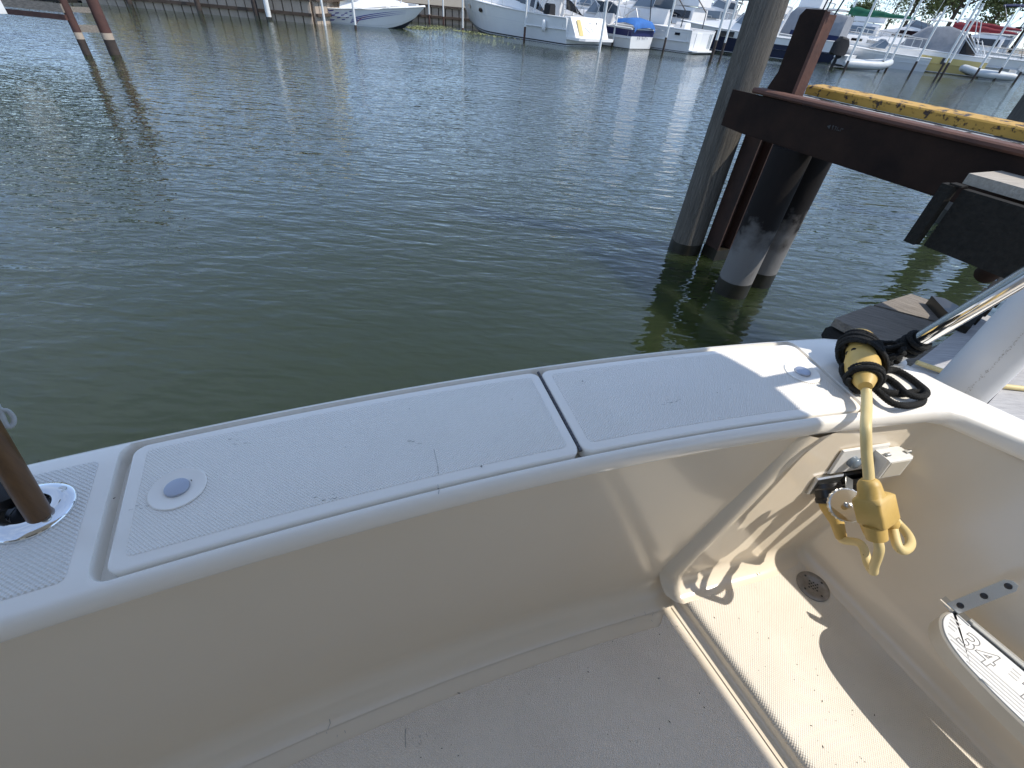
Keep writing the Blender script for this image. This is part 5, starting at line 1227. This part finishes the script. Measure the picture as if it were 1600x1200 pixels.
# boat held up in the lift at the left pier
H = Hull(7.5, 2.6, 1.0, 1.4, draft=.5)
bt = empty('lifted_boat', (-18.6, 14.6, 1.85), R_(-4), 'grey white boat hoisted in the lift above the left pier', 'motor boat')
H.build(bt, [M['hull_grey'],M['boot'],M['hull_grey'],M['bottom']], [(.08,1),(.6,0),(1,2)], M['bright'], cockpit=(0,.42), floor=.5)
m = MB(); loft_box(m, [(2.6,1.1,.9,1.0,1.6),(4.4,1.0,.8,1.1,1.7),(6.4,.4,.3,1.2,1.35)]); m.build('cabin', M['bright'], bt, smooth=40)

# ------------------------------------------------------------------ slip poles
def pole(x, y, h, zw, m_low, label, r=.065, lean=0):
    o = empty('slip_pole', (x, y, 0), label=label, cat='pole', group='slip poles across the basin')
    m = MB(); m.tube([(0,0,zw),(lean*h,0,h)], r, 10); m.build('white_shaft', M['pole_white'], o, smooth=60)
    m = MB(); m.tube([(0,0,-1),(0,0,zw)], r*1.08, 10); m.build('dark_foot', m_low, o, smooth=60)
for x, y, h, zw, ml, lab in ((556,46,3,.18,'pole_dark','white pole in front of the chequered speedboat'),(508,40,3,.5,'pole_white','pale pole at the stern of the chequered speedboat'),(693,38,3,.45,'pole_brown','white pole with brown foot at the left end of the cruiser bow'),
    (671,36,3,.5,'pole_brown','thin pole with brown foot between speedboat and cruiser'),(723,48,3,.14,'pole_brown','white pole standing before the cruiser near its forward porthole'),(819,63,3,.62,'pole_brown','white pole with brown foot amid the cruiser side'),(936,82,3,.5,'pole_white','pole beside the cruiser swim platform'),
    (956,73,3.4,.35,'pole_dark','white pole between the cruiser and the navy banded boat'),(1035,84,3.4,.75,'pole_dark','slim pole before the white cockpit cruiser'),(1110,95,3.8,.9,'pole_dark','thicker white pole by the navy hulled boat, nearer one of the pair'),(1124,95,3,.8,'pole_dark','thin white pole by the navy hulled boat, right one of the pair'),
    (1318,112,3.2,.5,'pole_dark','white pole left of the grey dinghy'),(1372,112,3.6,.55,'pole_dark','white pole in front of the green covered sailboat'),(1383,112,3.6,.55,'pole_dark','white pole second in front of the green covered sailboat'),(1421,118,3.2,.7,'pole_dark','white pole before the grey runabout'),(1461,124,3.4,.8,'pole_dark','white pole at the yellow hull, left of the pair'),
    (1468,124,3.4,.8,'pole_dark','white pole at the yellow hull, right of the pair'),(1520,124,3.2,.6,'pole_dark','white pole beside the right hand dinghy'),(1553,126,3.4,.7,'pole_dark','white pole before the red covered sailboat, left one'),(1584,130,3.4,.6,'pole_dark','white pole before the red covered sailboat, right one')):
    p = px(x, y, 0); pole(p.x, p.y, h, zw, M[ml], lab, .075 if 'thicker' in lab else .058)
# lamp of dock box by the far seawall
m = MB(); m.box((-9.9,41.2,.78), (1.3,.7,.5)); tag(m.build('dock_box', M['bright'], smooth=0), 'white dock box on the seawall between speedboat and cruiser', 'box')
# mooring lines from boats to poles
def mline(a, b, label, sag=.25):
    a, b = Vector(a), Vector(b); c = (a+b)/2-Vector((0,0,sag)); m = MB(); m.tube([a, a.lerp(c,.55)-Vector((0,0,.03)), c, c.lerp(b,.45)-Vector((0,0,.03)), b], .014, 6, smooth=3)
    tag(m.build('mooring_line', M['bright'], smooth=60), label, 'rope', 'mooring lines across the basin')
def at(root, p): return Matrix.Translation(root.location) @ Matrix.Rotation(root.rotation_euler.z, 4, 'Z') @ Vector(p)
q = px(819,63,0); mline(at(cr, (3.0,1.75,1.35)), (q.x, q.y, 1.15), 'white line from the cruiser side to the brown footed pole')
q = px(956,73,0); mline(at(cr, (.1,-1.6,1.25)), (q.x, q.y, 1.3), 'white line from the cruiser stern to the pole right of it')
q = px(556,46,0); mline(at(sb, (4.8,-.7,1.0)), (q.x, q.y, .9), 'white line from the speedboat to the pole in front of it', .12)
q = px(1035,84,0); mline((7.2,35.6,1.0), (q.x, q.y, 1.3), 'white line from the navy banded boat to the slim pole', .15)
# floating weed
def weed(pts, label):
    m = MB(); rnd = random.Random(len(label))
    for x, y, n, sx in pts:
        c = px(x, y, .0)
        for k in range(n):
            a = rnd.random()*6.28; s = rnd.uniform(.03,.075); o = Vector((rnd.gauss(0,sx), rnd.gauss(0,.5), .012+rnd.random()*.03))
            m.add([c+o+Vector((math.cos(a+j*1.57)*s*(1 if j % 2 else .5), math.sin(a+j*1.57)*s*(1 if j % 2 else .5), .01*j)) for j in range(4)], [(0,1,2,3)])
    tag(m.build('floating_weed', M['weed'], smooth=0), label, 'weed', kind='stuff')
weed([(648,45,420,.5),(668,44,420,.6),(690,43,160,.5)], 'yellow green weed floating off the speedboat bow')
weed([(725,50,160,.4),(750,54,140,.5),(785,59,90,.4)], 'yellow green weed floating along the cruiser bow')

# ------------------------------------------------------------------ trees
def tree(loc, h, rw, label, mtl, seed, n=3600, wind=.7, trunk=.24, low=.42):
    rnd = random.Random(seed); r = empty('shore_tree', loc, label=label, cat='tree', group='trees on the far shore')
    m = MB(); tips = []
    m.tube([(0,0,-.5),(.1,0,h*.2),(.25,.1,h*.45),(.5,.1,h*.8)], [trunk,trunk*.8,trunk*.55,trunk*.15], 8, smooth=3)
    for k in range(16):
        z = h*rnd.uniform(low*.6,.75); a = rnd.random()*6.28; L = rw*rnd.uniform(.6,1.0)*(1.1-.5*z/h)
        b = Vector((.25*z/h,0,z)); e = b+Vector((math.cos(a)*L+wind*L*.3, math.sin(a)*L, L*rnd.uniform(.2,.7)))
        m.tube([b,b.lerp(e,.5)+Vector((0,0,.3)),e], [trunk*.3,trunk*.18,.03], 6, smooth=2); tips += [b.lerp(e,.55), b.lerp(e,.8), e]
    m.build('trunk', M['bark'], r, smooth=60)
    for k in range(18):
        a = rnd.random()*6.28; q = math.sqrt(rnd.random()); z = rnd.uniform(low,1.0)
        w = rw*math.sin(math.pi*min(1,max(.08,(z-low+.1)/(1.15-low))))**.6
        tips.append(Vector((math.cos(a)*w*q+wind*(z-.3)*2, math.sin(a)*w*q, z*h)))
    c = MB()
    for k in range(n):
        t = rnd.choice(tips); s = rw*.16
        p = t+Vector((rnd.gauss(0,s)+.2*wind, rnd.gauss(0,s), rnd.gauss(0,s*.75)))
        d = Vector((rnd.gauss(wind,.6), rnd.gauss(0,.6), rnd.gauss(-.25,.5))).normalized(); e = d.cross(Vector((rnd.gauss(0,1),rnd.gauss(0,1),rnd.gauss(0,1)))).normalized()
        L = rnd.uniform(.16,.36); w = L*.32
        c.add([p, p+d*L*.5+e*w, p+d*L, p+d*L*.5-e*w], [(0,1,2,3)])
    c.build('crown', mtl, r, smooth=0, recalc=False)
def bear(x, y, D):
    p = pxd(x, y, 1)-CAM; p.z = 0; p.normalize(); return (p*D).to_tuple()[:2]
for x, D, h, rw, lab, mt, sd, n in ((1480,72,10.5,4.2,'large windblown tree behind the masts at upper right','leaf',1,9000),(1412,80,8.0,3.4,'tree with thinning crown above the green sail cover','leaf',2,4200),(1605,72,9,3.6,'leafy tree at the right edge above the red covers','leaf_dark',3,7000),(1546,86,8,2.0,'slender tree between the two large ones','leaf',4,1600),(1331,125,6.0,2.8,'small dark rounded tree left of the masts','leaf_dark',5,4000),(1385,130,8,3,'sparse distant tree left of the green sail cover','leaf_dark',6,900),(1680,78,11,5,'leafy tree just outside the right edge','leaf',7,3000)):
    bx, by = bear(x, 40, D); tree((bx, by, .93), h, rw, lab, M[mt], sd, n)
